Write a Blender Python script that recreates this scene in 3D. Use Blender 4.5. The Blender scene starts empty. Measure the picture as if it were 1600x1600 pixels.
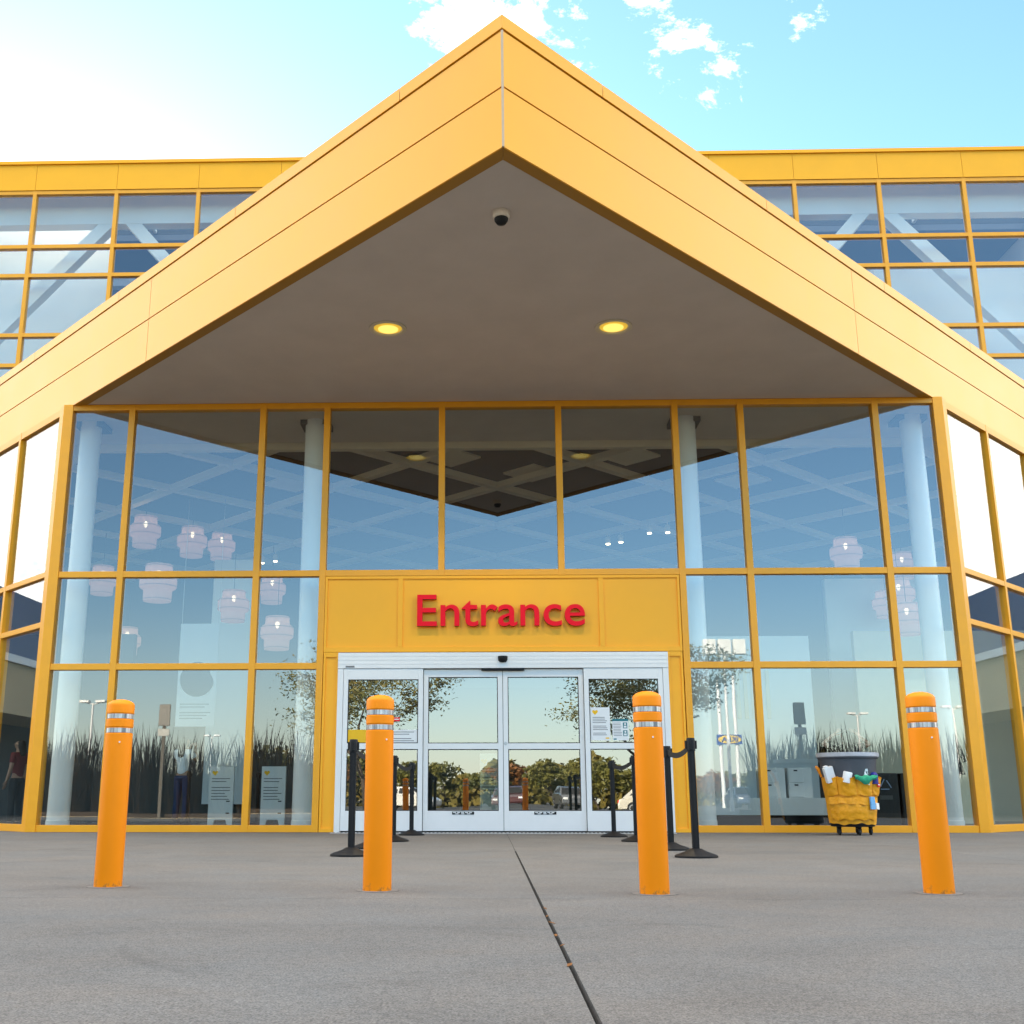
import bpy, bmesh, math, random
from mathutils import Vector, Matrix
random.seed(7)
R = math.radians
S = bpy.context.scene
C = S.collection

# ------------------------------------------------------------------ camera
cam = bpy.data.cameras.new('camera'); cam_o = bpy.data.objects.new('camera', cam); C.objects.link(cam_o); S.camera = cam_o
cam_o.location = (-0.168, -17.78, 0.462)
cam_o.rotation_euler = (R(90 + 14.237), 0, R(1.535))
cam.sensor_fit = 'HORIZONTAL'; cam.sensor_width = 36; cam.lens = 36 * 1736.5 / 1600
cam.shift_x = 80.5 / 1600; cam.shift_y = 11.6 / 1600
cam.clip_start = 0.05; cam.clip_end = 3000
S.render.resolution_x = S.render.resolution_y = 1024

# ------------------------------------------------------------------ light
SUN_EL, SUN_AZ = 16, -27            # the sun stands behind the building, a little to the left
w = bpy.data.worlds.new('World'); S.world = w; w.use_nodes = True
nt = w.node_tree; N = nt.nodes; L = nt.links
bg = N['Background']; bg.inputs[1].default_value = 0.1
sky = N.new('ShaderNodeTexSky'); sky.sky_type = 'NISHITA'; sky.sun_disc = False
sky.sun_elevation = R(SUN_EL); sky.sun_rotation = R(SUN_AZ); sky.ozone_density = 1.6; sky.dust_density = 0.35
tc = N.new('ShaderNodeTexCoord')
mp = N.new('ShaderNodeMapping'); mp.inputs['Scale'].default_value = (1, 1, 1.5); L.new(tc.outputs['Generated'], mp.inputs[0])
n1 = N.new('ShaderNodeTexNoise'); n1.inputs['Scale'].default_value = 11; n1.inputs['Detail'].default_value = 12; n1.inputs['Roughness'].default_value = 0.68
n1.inputs['Distortion'].default_value = 0.25
L.new(mp.outputs[0], n1.inputs['Vector'])
nrm = N.new('ShaderNodeVectorMath'); nrm.operation = 'NORMALIZE'; L.new(tc.outputs['Generated'], nrm.inputs[0])


def wmath(op, a, b=None, clamp=False):
    m = N.new('ShaderNodeMath'); m.operation = op; m.use_clamp = clamp
    for i, v in enumerate((a, b)):
        if v is None: continue
        if isinstance(v, (int, float)): m.inputs[i].default_value = v
        else: L.new(v, m.inputs[i])
    return m.outputs[0]


def patch(az, el, size, gain):
    """a soft patch of sky, in world directions, in which clouds gather"""
    d = Vector((math.sin(R(az)) * math.cos(R(el)), math.cos(R(az)) * math.cos(R(el)), math.sin(R(el))))
    dn = N.new('ShaderNodeVectorMath'); dn.operation = 'DOT_PRODUCT'; L.new(nrm.outputs[0], dn.inputs[0]); dn.inputs[1].default_value = d
    c0 = math.cos(R(size))
    t = wmath('DIVIDE', wmath('SUBTRACT', dn.outputs['Value'], c0), 1 - c0, True)
    return wmath('MULTIPLY', wmath('SQRT', t), gain)


cov = None
for p in ((.5, 39.2, 4.6, .27), (4.2, 37.6, 2.8, .22), (9.0, 38.2, 2.6, .17), (12.2, 35.4, 3.0, .21), (18.2, 37.4, 1.7, .21),
          (-68, 20, 28, .40), (70, 16, 27, .42), (180, 72, 38, .60), (110, 64, 30, .55), (250, 64, 30, .55)):  # last three: clouds added out of view to brighten facade and ground
    q = patch(*p); cov = q if cov is None else wmath('MAXIMUM', cov, q)
cl = wmath('MULTIPLY', wmath('SUBTRACT', wmath('ADD', n1.outputs['Fac'], cov), 0.67), 6.5, True)
cl = wmath('MULTIPLY', cl, wmath('GREATER_THAN', cov, 0.001))
tint = N.new('ShaderNodeMix'); tint.data_type = 'RGBA'; tint.blend_type = 'MULTIPLY'; tint.inputs[0].default_value = 1
L.new(sky.outputs[0], tint.inputs[6]); tint.inputs[7].default_value = (.82, 1.0, 1.07, 1)
mx = N.new('ShaderNodeMix'); mx.data_type = 'RGBA'; L.new(cl, mx.inputs[0]); L.new(tint.outputs[2], mx.inputs[6])
mx.inputs[7].default_value = (9.0, 8.5, 7.8, 1)
# pale evening haze low over the horizon
sp = N.new('ShaderNodeSeparateXYZ'); L.new(nrm.outputs[0], sp.inputs[0])
hz_ = wmath('MULTIPLY', wmath('POWER', wmath('SUBTRACT', 1.0, wmath('DIVIDE', wmath('ABSOLUTE', sp.outputs[2]), .20, True)), 1.6), .75)
hm = N.new('ShaderNodeMix'); hm.data_type = 'RGBA'; L.new(hz_, hm.inputs[0]); L.new(mx.outputs[2], hm.inputs[6]); hm.inputs[7].default_value = (7.4, 6.7, 5.6, 1)
L.new(hm.outputs[2], bg.inputs[0])

sl = bpy.data.lights.new('sun', 'SUN'); sl.energy = 4.5; sl.angle = R(0.5); sl.color = (1, .88, .70)
so = bpy.data.objects.new('sun', sl); C.objects.link(so)
sd = Vector((math.sin(R(SUN_AZ)) * math.cos(R(SUN_EL)), math.cos(R(SUN_AZ)) * math.cos(R(SUN_EL)), math.sin(R(SUN_EL))))
so.rotation_euler = sd.to_track_quat('Z', 'Y').to_euler(); so.location = (-30, 60, 50)

S.view_settings.view_transform = 'Standard'; S.view_settings.look = 'None'; S.view_settings.gamma = 1
S.view_settings.exposure = 2.1
S.render.engine = 'CYCLES'
S.cycles.max_bounces = 8; S.cycles.diffuse_bounces = 4; S.cycles.glossy_bounces = 4; S.cycles.transparent_max_bounces = 24
S.cycles.caustics_reflective = False; S.cycles.caustics_refractive = False
S.cycles.use_denoising = True


# ------------------------------------------------------------------ materials
def mat(name, col, rough=.5, metal=0., var=0., vscale=3., bump=0., bscale=40., coat=0., spec=.5, emit=None, estr=0., var_col=None):
    m = bpy.data.materials.new(name); m.use_nodes = True
    t = m.node_tree; b = t.nodes['Principled BSDF']
    b.inputs['Base Color'].default_value = (*col, 1); b.inputs['Roughness'].default_value = rough; b.inputs['Metallic'].default_value = metal
    b.inputs['Specular IOR Level'].default_value = spec
    if coat: b.inputs['Coat Weight'].default_value = coat; b.inputs['Coat Roughness'].default_value = .12
    if emit: b.inputs['Emission Color'].default_value = (*emit, 1); b.inputs['Emission Strength'].default_value = estr
    if var or bump:
        c = t.nodes.new('ShaderNodeTexCoord')
        if var:
            n = t.nodes.new('ShaderNodeTexNoise'); n.inputs['Scale'].default_value = vscale; n.inputs['Detail'].default_value = 7; n.inputs['Roughness'].default_value = .62
            t.links.new(c.outputs['Object'], n.inputs['Vector'])
            r = t.nodes.new('ShaderNodeValToRGB'); r.color_ramp.elements[0].position = .3; r.color_ramp.elements[1].position = .7
            lo = var_col if var_col else tuple(x * (1 - var) for x in col)
            r.color_ramp.elements[0].color = (*lo, 1); r.color_ramp.elements[1].color = (*[min(1, x * (1 + var * .5)) for x in col], 1)
            t.links.new(n.outputs['Fac'], r.inputs[0]); t.links.new(r.outputs[0], b.inputs['Base Color'])
            rr = t.nodes.new('ShaderNodeMapRange'); rr.inputs[3].default_value = max(0, rough - .06); rr.inputs[4].default_value = min(1, rough + .08)
            t.links.new(n.outputs['Fac'], rr.inputs[0]); t.links.new(rr.outputs[0], b.inputs['Roughness'])
        if bump:
            n = t.nodes.new('ShaderNodeTexNoise'); n.inputs['Scale'].default_value = bscale; n.inputs['Detail'].default_value = 4
            t.links.new(c.outputs['Object'], n.inputs['Vector'])
            bp = t.nodes.new('ShaderNodeBump'); bp.inputs['Strength'].default_value = bump; bp.inputs['Distance'].default_value = .02
            t.links.new(n.outputs['Fac'], bp.inputs['Height']); t.links.new(bp.outputs[0], b.inputs['Normal'])
    return m


def glass_mat(name, tint, ior, wave=.022):
    """coated facade glass: a mirror share that grows towards grazing angles, the rest passes through tinted"""
    m = bpy.data.materials.new(name); m.use_nodes = True
    t = m.node_tree; t.nodes.clear()
    o = t.nodes.new('ShaderNodeOutputMaterial'); mix = t.nodes.new('ShaderNodeMixShader')
    tr = t.nodes.new('ShaderNodeBsdfTransparent'); tr.inputs[0].default_value = (*tint, 1)
    gl = t.nodes.new('ShaderNodeBsdfGlossy'); gl.inputs['Roughness'].default_value = .0; gl.inputs[0].default_value = (.93, .97, 1, 1)
    lw = t.nodes.new('ShaderNodeLayerWeight'); lw.inputs[0].default_value = .5      # the same from both sides of the pane
    pw = t.nodes.new('ShaderNodeMath'); pw.operation = 'POWER'; pw.inputs[1].default_value = 5; t.links.new(lw.outputs['Facing'], pw.inputs[0])
    fr = t.nodes.new('ShaderNodeMapRange'); r0 = ((ior - 1) / (ior + 1)) ** 2; fr.inputs[3].default_value = r0; t.links.new(pw.outputs[0], fr.inputs[0])
    c = t.nodes.new('ShaderNodeTexCoord'); n = t.nodes.new('ShaderNodeTexNoise'); n.inputs['Scale'].default_value = .9; n.inputs['Detail'].default_value = 1
    t.links.new(c.outputs['Object'], n.inputs['Vector'])
    bp = t.nodes.new('ShaderNodeBump'); bp.inputs['Strength'].default_value = wave; bp.inputs['Distance'].default_value = .02
    t.links.new(n.outputs['Fac'], bp.inputs['Height']); t.links.new(bp.outputs[0], gl.inputs['Normal'])
    t.links.new(fr.outputs[0], mix.inputs[0]); t.links.new(tr.outputs[0], mix.inputs[1]); t.links.new(gl.outputs[0], mix.inputs[2])
    t.links.new(mix.outputs[0], o.inputs[0])
    return m


M = {}
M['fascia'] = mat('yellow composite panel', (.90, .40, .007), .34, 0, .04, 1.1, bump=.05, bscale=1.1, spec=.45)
M['parapet'] = mat('yellow parapet panel', (.96, .44, .004), .45, 0, .04, 1.5, spec=.35)
M['frame'] = mat('yellow powder coat', (.86, .37, .006), .42, 0, .05, 4)
M['panel'] = mat('yellow door surround panel', (.97, .44, .008), .5, 0, .04, 1.2, bump=.02, bscale=4)
M['trim'] = mat('weathered corner trim', (.55, .40, .26), .5, 0, .1, 8)
M['joint'] = mat('dark joint', (.05, .022, .004), .9)
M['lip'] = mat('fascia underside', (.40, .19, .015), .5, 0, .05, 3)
M['soffit'] = mat('grey taupe stucco', (.68, .60, .53), .9, 0, .06, 1.3, bump=.4, bscale=160)
M['glass'] = glass_mat('coated facade glass', (.92, .97, .95), 2.42)
M['doorglass'] = glass_mat('door glass', (.80, .86, .76), 2.9, .06)
M['clearback'] = glass_mat('glass inner face', (.97, .98, .97), 1.02, 0)
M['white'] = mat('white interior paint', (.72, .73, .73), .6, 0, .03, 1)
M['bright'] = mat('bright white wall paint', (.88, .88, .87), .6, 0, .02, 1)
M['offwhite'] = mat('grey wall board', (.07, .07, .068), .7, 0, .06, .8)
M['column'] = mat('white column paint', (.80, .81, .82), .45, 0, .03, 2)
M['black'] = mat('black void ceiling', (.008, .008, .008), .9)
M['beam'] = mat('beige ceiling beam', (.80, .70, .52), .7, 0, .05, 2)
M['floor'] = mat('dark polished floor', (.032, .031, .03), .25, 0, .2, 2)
M['alu'] = mat('white painted aluminium', (.80, .79, .78), .35, 0, .03, 3)
M['gap'] = mat('black rubber seal', (.015, .015, .015), .7)
M['red'] = mat('red sign acrylic', (.86, .006, .022), .5, spec=.15)
M['reddark'] = mat('dark red sign return', (.22, .008, .012), .5)
M['orange'] = mat('orange bollard sleeve', (.92, .265, .0), .5, 0, .04, 3, bump=.03, bscale=30, spec=.25)
M['blackp'] = mat('black plastic', (.010, .010, .011), .5, 0, .2, 6, spec=.25)
M['belt'] = mat('black webbing', (.012, .012, .013), .85)
M['blue'] = mat('blue cladding', (.085, .12, .22), .5, .2, .08, .6)
M['concreteband'] = mat('beige concrete wall', (.46, .36, .22), .85, 0, .12, .8)
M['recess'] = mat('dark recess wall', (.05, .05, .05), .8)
M['asphalt'] = mat('asphalt', (.10, .097, .09), .9, 0, .25, .5, bump=.3, bscale=80)
M['soil'] = mat('planting soil', (.06, .04, .025), 1, 0, .3, 3)
M['bark'] = mat('tree bark', (.09, .065, .045), .9, 0, .3, 6)
M['leafgreen'] = mat('olive leaves', (.17, .145, .022), .6, 0, .5, .5, var_col=(.06, .07, .015))
M['leafnear'] = mat('yellowing olive leaves', (.17, .125, .018), .6, 0, .5, .7, var_col=(.07, .085, .015))
M['leafautumn'] = mat('autumn leaves', (.22, .085, .015), .6, 0, .4, .8)
M['grass'] = mat('dry grass blade', (.022, .013, .007), .95, 0, .4, 2, spec=.1)
M['steel'] = mat('galvanised steel', (.55, .56, .57), .4, .6, .1, 4)
M['lampwhite'] = mat('white fixture paint', (.8, .8, .78), .4)
M['darkgrey'] = mat('dark grey plastic', (.06, .065, .08), .55, 0, .1, 3, bump=.05, bscale=15)
M['liner'] = mat('grey bag liner', (.42, .43, .47), .4, 0, .15, 9)
M['caddy'] = mat('yellow vinyl caddy bag', (.88, .36, .004), .5, 0, .12, 7, bump=.55, bscale=19)
M['paper'] = mat('white paper', (.80, .80, .80), .8)
M['papertext'] = mat('grey print', (.20, .20, .21), .8)
M['yellowprint'] = mat('yellow print', (.85, .48, .01), .7)
M['skin'] = mat('skin', (.40, .23, .155), .55, 0, .06, 8)
M['hair'] = mat('dark hair', (.012, .008, .006), .6, 0, .3, 25)
M['bluecloth'] = mat('denim', (.03, .05, .12), .9, 0, .15, 8)


# ------------------------------------------------------------------ mesh kit
class MB:
    def __init__(s): s.v = []; s.f = []; s.mi = []; s.cur = 0

    def add(s, vs, fs):
        o = len(s.v); s.v += [tuple(p) for p in vs]
        for f in fs: s.f.append([o + i for i in f]); s.mi.append(s.cur)

    def box(s, x0, x1, y0, y1, z0, z1):
        s.add([(x0, y0, z0), (x1, y0, z0), (x1, y1, z0), (x0, y1, z0), (x0, y0, z1), (x1, y0, z1), (x1, y1, z1), (x0, y1, z1)],
              [(0, 3, 2, 1), (4, 5, 6, 7), (0, 1, 5, 4), (1, 2, 6, 5), (2, 3, 7, 6), (3, 0, 4, 7)]); return s

    def obox(s, o, u, v, n, u0, u1, n0, n1, v0, v1):
        """box in the frame (origin o; u along, n through, v up)"""
        o, u, v, n = map(Vector, (o, u, v, n)); P = lambda a, b, c: o + u * a + n * b + v * c
        s.add([P(u0, n0, v0), P(u1, n0, v0), P(u1, n1, v0), P(u0, n1, v0), P(u0, n0, v1), P(u1, n0, v1), P(u1, n1, v1), P(u0, n1, v1)],
              [(0, 3, 2, 1), (4, 5, 6, 7), (0, 1, 5, 4), (1, 2, 6, 5), (2, 3, 7, 6), (3, 0, 4, 7)]); return s

    def prism(s, poly, z0, z1):
        n = len(poly); s.add([(x, y, z0) for x, y in poly] + [(x, y, z1) for x, y in poly],
                             [list(range(n))[::-1], list(range(n, 2 * n))] + [(i, (i + 1) % n, n + (i + 1) % n, n + i) for i in range(n)]); return s

    def prism_y(s, poly, y0, y1):
        n = len(poly); s.add([(x, y0, z) for x, z in poly] + [(x, y1, z) for x, z in poly],
                             [list(range(n)), list(range(n, 2 * n))[::-1]] + [((i + 1) % n, i, n + i, n + (i + 1) % n) for i in range(n)]); return s

    def lathe(s, prof, seg=24, c=(0, 0, 0), axis='z', wob=0.):
        k = len(prof); vs = []
        for j in range(seg):
            a = 2 * math.pi * j / seg; ca, sa = math.cos(a), math.sin(a)
            for r, z in prof:
                rr = r * (1 + wob * math.sin(5 * a + z * 9))
                p = (rr * ca, rr * sa, z) if axis == 'z' else ((z, rr * ca, rr * sa) if axis == 'x' else (rr * ca, z, rr * sa))
                vs.append((p[0] + c[0], p[1] + c[1], p[2] + c[2]))
        fs = [(j * k + i, ((j + 1) % seg) * k + i, ((j + 1) % seg) * k + i + 1, j * k + i + 1) for j in range(seg) for i in range(k - 1)]
        ring = prof[0][0] > 1e-4 and prof[-1][0] > 1e-4 and math.hypot(prof[0][0] - prof[-1][0], prof[0][1] - prof[-1][1]) < .05
        if ring:
            if prof[0] != prof[-1]: fs += [(j * k + k - 1, ((j + 1) % seg) * k + k - 1, ((j + 1) % seg) * k, j * k) for j in range(seg)]
            s.add(vs, fs); return s
        if prof[0][0] > 1e-4: fs.append([j * k for j in range(seg)][::-1])
        if prof[-1][0] > 1e-4: fs.append([j * k + k - 1 for j in range(seg)])
        s.add(vs, fs); return s

    def tube(s, pts, rad, seg=8):
        pts = [Vector(p) for p in pts]; rs = rad if isinstance(rad, (list, tuple)) else [rad] * len(pts)
        vs = []; ref = Vector((0.31, 0.2, 0.93)).normalized()
        for i, p in enumerate(pts):
            t = (pts[min(i + 1, len(pts) - 1)] - pts[max(i - 1, 0)]).normalized()
            a = t.cross(ref)
            if a.length < .05: a = t.cross(Vector((1, 0, 0)))
            a.normalize(); b = t.cross(a)
            for j in range(seg):
                q = 2 * math.pi * j / seg; vs.append(p + (a * math.cos(q) + b * math.sin(q)) * rs[i])
        fs = [(i * seg + j, i * seg + (j + 1) % seg, (i + 1) * seg + (j + 1) % seg, (i + 1) * seg + j) for i in range(len(pts) - 1) for j in range(seg)]
        fs += [list(range(seg))[::-1], list(range((len(pts) - 1) * seg, len(pts) * seg))]
        s.add(vs, fs); return s

    def build(s, name, mats, parent=None, smooth=False, bevel=0., loc=None):
        me = bpy.data.meshes.new(name); me.from_pydata(s.v, [], s.f)
        for m in (mats if isinstance(mats, (list, tuple)) else [mats]): me.materials.append(m)
        me.polygons.foreach_set('material_index', s.mi)
        if smooth:
            me.polygons.foreach_set('use_smooth', [True] * len(me.polygons))
            me.set_sharp_from_angle(angle=R(40))
        bm = bmesh.new(); bm.from_mesh(me); bmesh.ops.recalc_face_normals(bm, faces=bm.faces); bm.to_mesh(me); bm.free()
        me.update()
        o = bpy.data.objects.new(name, me); C.objects.link(o)
        if parent: o.parent = parent
        if loc: o.location = loc
        if bevel:
            b = o.modifiers.new('bevel', 'BEVEL'); b.width = bevel; b.segments = 2; b.limit_method = 'ANGLE'; b.angle_limit = R(40)
        return o


def tag(o, label, cat, group=None):
    o['label'] = label; o['category'] = cat
    if group: o['group'] = group
    return o


def structure(o): o['kind'] = 'structure'; return o


def empty(name, label, cat, loc=(0, 0, 0), rz=0, group=None):
    o = bpy.data.objects.new(name, None); C.objects.link(o); o.empty_display_size = .2
    o.location = loc; o.rotation_euler = (0, 0, rz); return tag(o, label, cat, group)


def dup(root, loc, rz=None, label=None, scale=None):
    def cp(o, par):
        c = o.copy(); C.objects.link(c)
        if par: c.parent = par
        for k in [x for x in C.objects if x.parent == o]: cp(k, c)
        return c
    r = cp(root, None); r.location = loc
    if rz is not None: r.rotation_euler = (0, 0, rz)
    if label: r['label'] = label
    if scale: r.scale = scale
    return r


def text_mesh(body, extr, offset=0., res=6):
    cu = bpy.data.curves.new('lettering', 'FONT'); cu.body = body; cu.extrude = extr; cu.offset = offset; cu.resolution_u = res
    o = bpy.data.objects.new('lettering', cu); C.objects.link(o)
    dg = bpy.context.evaluated_depsgraph_get(); me = bpy.data.meshes.new_from_object(o.evaluated_get(dg))
    bpy.data.objects.remove(o); bpy.data.curves.remove(cu)
    return me


# ------------------------------------------------------------------ ground
structure(MB().box(-600, 600, -900, 500, -.30, -.060).build('ground', M['asphalt']))
pm = mat('concrete paving', (.33, .325, .31), .88)
t = pm.node_tree; b = t.nodes['Principled BSDF']; tcn = t.nodes.new('ShaderNodeTexCoord')


def noise(scale, det, rough, vec=None, dist=0.):
    n = t.nodes.new('ShaderNodeTexNoise'); n.inputs['Scale'].default_value = scale; n.inputs['Detail'].default_value = det; n.inputs['Roughness'].default_value = rough
    n.inputs['Distortion'].default_value = dist
    t.links.new(vec or tcn.outputs['Object'], n.inputs['Vector']); return n.outputs['Fac']


def ramp(src, p0, c0, p1, c1):
    r = t.nodes.new('ShaderNodeValToRGB'); e = r.color_ramp.elements; e[0].position = p0; e[1].position = p1
    e[0].color = (c0, c0, c0, 1); e[1].color = (c1, c1, c1, 1); t.links.new(src, r.inputs[0]); return r.outputs[0]


def mul(a, b_, f=1.):
    m = t.nodes.new('ShaderNodeMix'); m.data_type = 'RGBA'; m.blend_type = 'MULTIPLY'; m.inputs[0].default_value = f
    t.links.new(a, m.inputs[6]); t.links.new(b_, m.inputs[7]); return m.outputs[2]


mpn = t.nodes.new('ShaderNodeMapping'); mpn.inputs['Scale'].default_value = (.8, 1, 1); t.links.new(tcn.outputs['Object'], mpn.inputs[0])
hue = t.nodes.new('ShaderNodeMix'); hue.data_type = 'RGBA'; t.links.new(ramp(noise(.8, 6, .7, None, .8), .38, 0, .64, 1), hue.inputs[0])
hue.inputs[6].default_value = (.186, .172, .156, 1); hue.inputs[7].default_value = (.170, .171, .167, 1)
c = mul(hue.outputs[2], ramp(noise(.55, 5, .6), .35, .90, .65, 1.05))
c = mul(c, ramp(noise(2.2, 8, .7, mpn.outputs[0], .6), .34, .86, .56, 1.0))
c = mul(c, ramp(noise(38, 4, .8), .32, .62, .58, 1.06))
c = mul(c, ramp(noise(150, 3, .7), .38, .45, .60, 1.2))
vo = t.nodes.new('ShaderNodeTexVoronoi'); vo.inputs['Scale'].default_value = 1.7; t.links.new(tcn.outputs['Object'], vo.inputs['Vector'])
vs_ = t.nodes.new('ShaderNodeMath'); vs_.operation = 'SUBTRACT'; t.links.new(vo.outputs['Distance'], vs_.inputs[0])
sep = t.nodes.new('ShaderNodeSeparateColor'); t.links.new(vo.outputs['Color'], sep.inputs[0])
vm = t.nodes.new('ShaderNodeMath'); vm.operation = 'MULTIPLY'; vm.inputs[1].default_value = .035; t.links.new(sep.outputs[0], vm.inputs[0]); t.links.new(vm.outputs[0], vs_.inputs[1])
c = mul(c, ramp(vs_.outputs[0], .0, .62, .012, 1.0))
c = mul(c, ramp(noise(.9, 9, .75, None, 1.5), .30, .74, .44, 1.0))
t.links.new(c, b.inputs['Base Color'])
bp = t.nodes.new('ShaderNodeBump'); bp.inputs['Strength'].default_value = .5; bp.inputs['Distance'].default_value = .006
t.links.new(noise(150, 5, .7), bp.inputs['Height']); t.links.new(bp.outputs[0], b.inputs['Normal'])
M['paving'] = pm

pv = MB()
J = .0075; jx = .060
xs0, xs1 = -34, 34
# slabs around the long joint that runs to the door and the cross joints (real gaps over a darker bed)
for (xa, xb) in ((xs0, -3.93), (-3.93, jx), (jx, 4.1), (4.1, 8.1), (8.1, xs1)):
    for (ya, yb) in ((-19.2, -12.05), (-12.05, -6.7), (-6.7, -1.55), (-1.55, .12)):
        ga = .005
        gx0 = J if (xa == jx and ya < -12) else .002
        gx1 = J if (xb == jx and ya < -12) else .002
        gy = .0025
        gb_, ga_ = (.006 if yb == -1.55 else gy), (.006 if ya == -1.55 else gy)
        # near joint is wide and a little crooked; the farther joints are hairlines
        x0_, x1_ = xa + gx0, xb - gx1
        pv.box(x0_, x1_, ya + ga_, yb - gb_, -.058, 0)
for s in (-1, 1):
    wx = lambda y: (y + 7.62) / math.tan(R(46.1)) + .03
    pv.prism([(s * wx(.125), .125), (s * 34, .125), (s * 34, 9.4), (s * 13.9, 9.4), (s * 13.9, 6.5), (s * wx(5.9), 5.9)][::s], -.058, 0)
structure(pv.build('pavement', M['paving']))
structure(MB().box(xs0, xs1, -19.2, 20, -.0595, -.045).build('pavement_bed', mat('dark joint dirt', (.03, .026, .02), 1, 0, .4, 12)))
structure(MB().box(-34, 34, -19.36, -19.205, -.059, .012).build('kerb', M['concreteband']))
# threshold grating in front of the doors
tg = MB(); tg.box(-2.58, 2.58, -.60, -.36, .001, .006)
tg.cur = 1
for i in range(86): tg.box(-2.55 + i * .06, -2.55 + i * .06 + .03, -.575, -.385, .0063, .0085)
tag(tg.build('threshold_grating', [M['alu'], M['gap']]), 'narrow metal drain grating in the pavement in front of the sliding doors', 'grating')
lv = [(.062, -13.9, .4), (.056, -13.62, 1.5), (.063, -13.2, 2.6), (.058, -12.95, .9), (.066, -12.6, 2.1), (.055, -14.35, 1.1)]
for i, (x, y, a) in enumerate(lv):
    m = MB(); k = .010 + .004 * (i % 3)
    m.add([(-k, 0, 0), (-.2 * k, -.5 * k, .003), (k * .9, -.1 * k, .006), (.1 * k, .5 * k, .004), (-k, 0, .0015), (-.2 * k, -.5 * k, .0045), (k * .9, -.1 * k, .0075), (.1 * k, .5 * k, .0055)],
          [(0, 1, 2, 3), (4, 5, 6, 7), (0, 1, 5, 4), (1, 2, 6, 5), (2, 3, 7, 6), (3, 0, 4, 7)])
    o = m.build('fallen_leaf', M['leafautumn'], loc=(x, y, .002)); o.rotation_euler = (0, 0, a)
    tag(o, 'small dry orange leaf caught in the wide pavement joint', 'leaf', 'leaves in the pavement joint')

# ------------------------------------------------------------------ the store building
store = empty('store_building', 'yellow and glass store entrance building with a pointed wedge canopy', 'building')
A = R(46.1); ca, sa = math.cos(A), math.sin(A)
AP = Vector((0, -7.62, 0))
UL, NL = Vector((-ca, sa, 0)), Vector((-sa, -ca, 0))      # along / outwards, left flank
UR, NR = Vector((ca, sa, 0)), Vector((sa, -ca, 0))
UP = Vector((0, 0, 1)); FL = 19.6
ZB, ZG1, ZG2, ZT = 7.003, 7.712, 8.403, 8.577
cot = 1 / math.tan(R(90 - 46.1) + 0)                      # mitre at the apex
mit = math.tan(R(90) - A)                                  # how far an inner face starts behind the apex per metre of depth
for (U, Nn) in ((UL, NL), (UR, NR)):
    sx_ = 1 if U.x > 0 else -1


    def strip(d0, d1, z0, z1):
        P0 = AP + U * FL; m_ = MB()
        m_.prism([(sx_ * .0015, -7.62 + d0 / ca), (P0 - Nn * d0)[:2], (P0 - Nn * d1)[:2], (sx_ * .0015, -7.62 + d1 / ca)], z0, z1); return m_


    back = strip(.05, .18, ZB + .02, ZT - .02)
    fo = back.build('canopy_fascia', M['joint'], store)
    for (z0, z1, cuts, pr) in ((ZB, ZG1 - .011, (0.014, 7.82, 15.4, FL), 0), (ZG1 + .011, ZG2 - .011, (0.014, 7.82, 15.4, FL), 0), (ZG2 + .011, ZT, (0.0, 1.70, 5.34, 8.95, 12.4, 15.9, FL), .012)):
        for i in range(len(cuts) - 1):
            p = MB(); st = 0 if i == 0 else 0
            g0 = cuts[i] + (.004 if i else .0)
            g1 = cuts[i + 1] - .006
            # front panel, 20 mm thick, mitred at the apex
            o = AP; P = lambda a, n, z: o + U * a + Nn * n + UP * z
            m0 = (.02 + pr) * mit if i == 0 else 0
            e = pr / math.tan(A) if i == 0 else 0
            p.add([P(g0 - e, pr, z0), P(g1, pr, z0), P(g1, -.02, z0), P(g0 + .02 * mit, -.02, z0), P(g0 - e, pr, z1), P(g1, pr, z1), P(g1, -.02, z1), P(g0 + .02 * mit, -.02, z1)],
                  [(0, 3, 2, 1), (4, 5, 6, 7), (0, 1, 5, 4), (1, 2, 6, 5), (2, 3, 7, 6), (3, 0, 4, 7)])
            p.build('fascia_panel', M['fascia'], fo)
    # dark yellow return under the fascia
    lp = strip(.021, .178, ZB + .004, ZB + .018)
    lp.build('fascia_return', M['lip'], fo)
MB().box(-.013, .013, -7.626, -7.60, ZB, ZG2 - .01).build('corner_trim', M['trim'], store)
# soffit: one sheet with its stucco skin, running inside above the glass to y = 2.1
k = lambda y, off=0.: (y + 7.62 - off) / math.tan(A)
sof = MB(); o_ = .19 / ca
sof.prism([(0, -7.62 + o_), (k(0, o_), 0), (k(2.1, o_), 2.1), (-k(2.1, o_), 2.1), (-k(0, o_), 0)], 7.022, 7.06)
sof.build('soffit', M['soffit'], store)
rf = MB(); rf.prism([(0, -7.35), (k(5.9, .27), 5.9), (-k(5.9, .27), 5.9)], 8.30, 8.44); rf.build('canopy_roof', M['recess'], store)

# front curtain wall
XS = [-7.30, -6.225, -3.985, -2.895, -.955, 1.0, 2.95, 4.045, 6.28, 7.345]
XS = [x - .0 for x in XS]
XS[0], XS[-1] = -7.33, 7.33
ZR = [.05, 2.56, 4.07, 6.95]
fr = MB(); hw = .052; yf, yb = -.07, .10


def corner(mb, s):
    mb.prism([(s * 7.24, yf - .012), (s * 7.40, yf - .012), (s * 7.52, .06), (s * 7.42, .13), (s * 7.24, .13)][::s], 0.0, 7.018)


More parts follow.
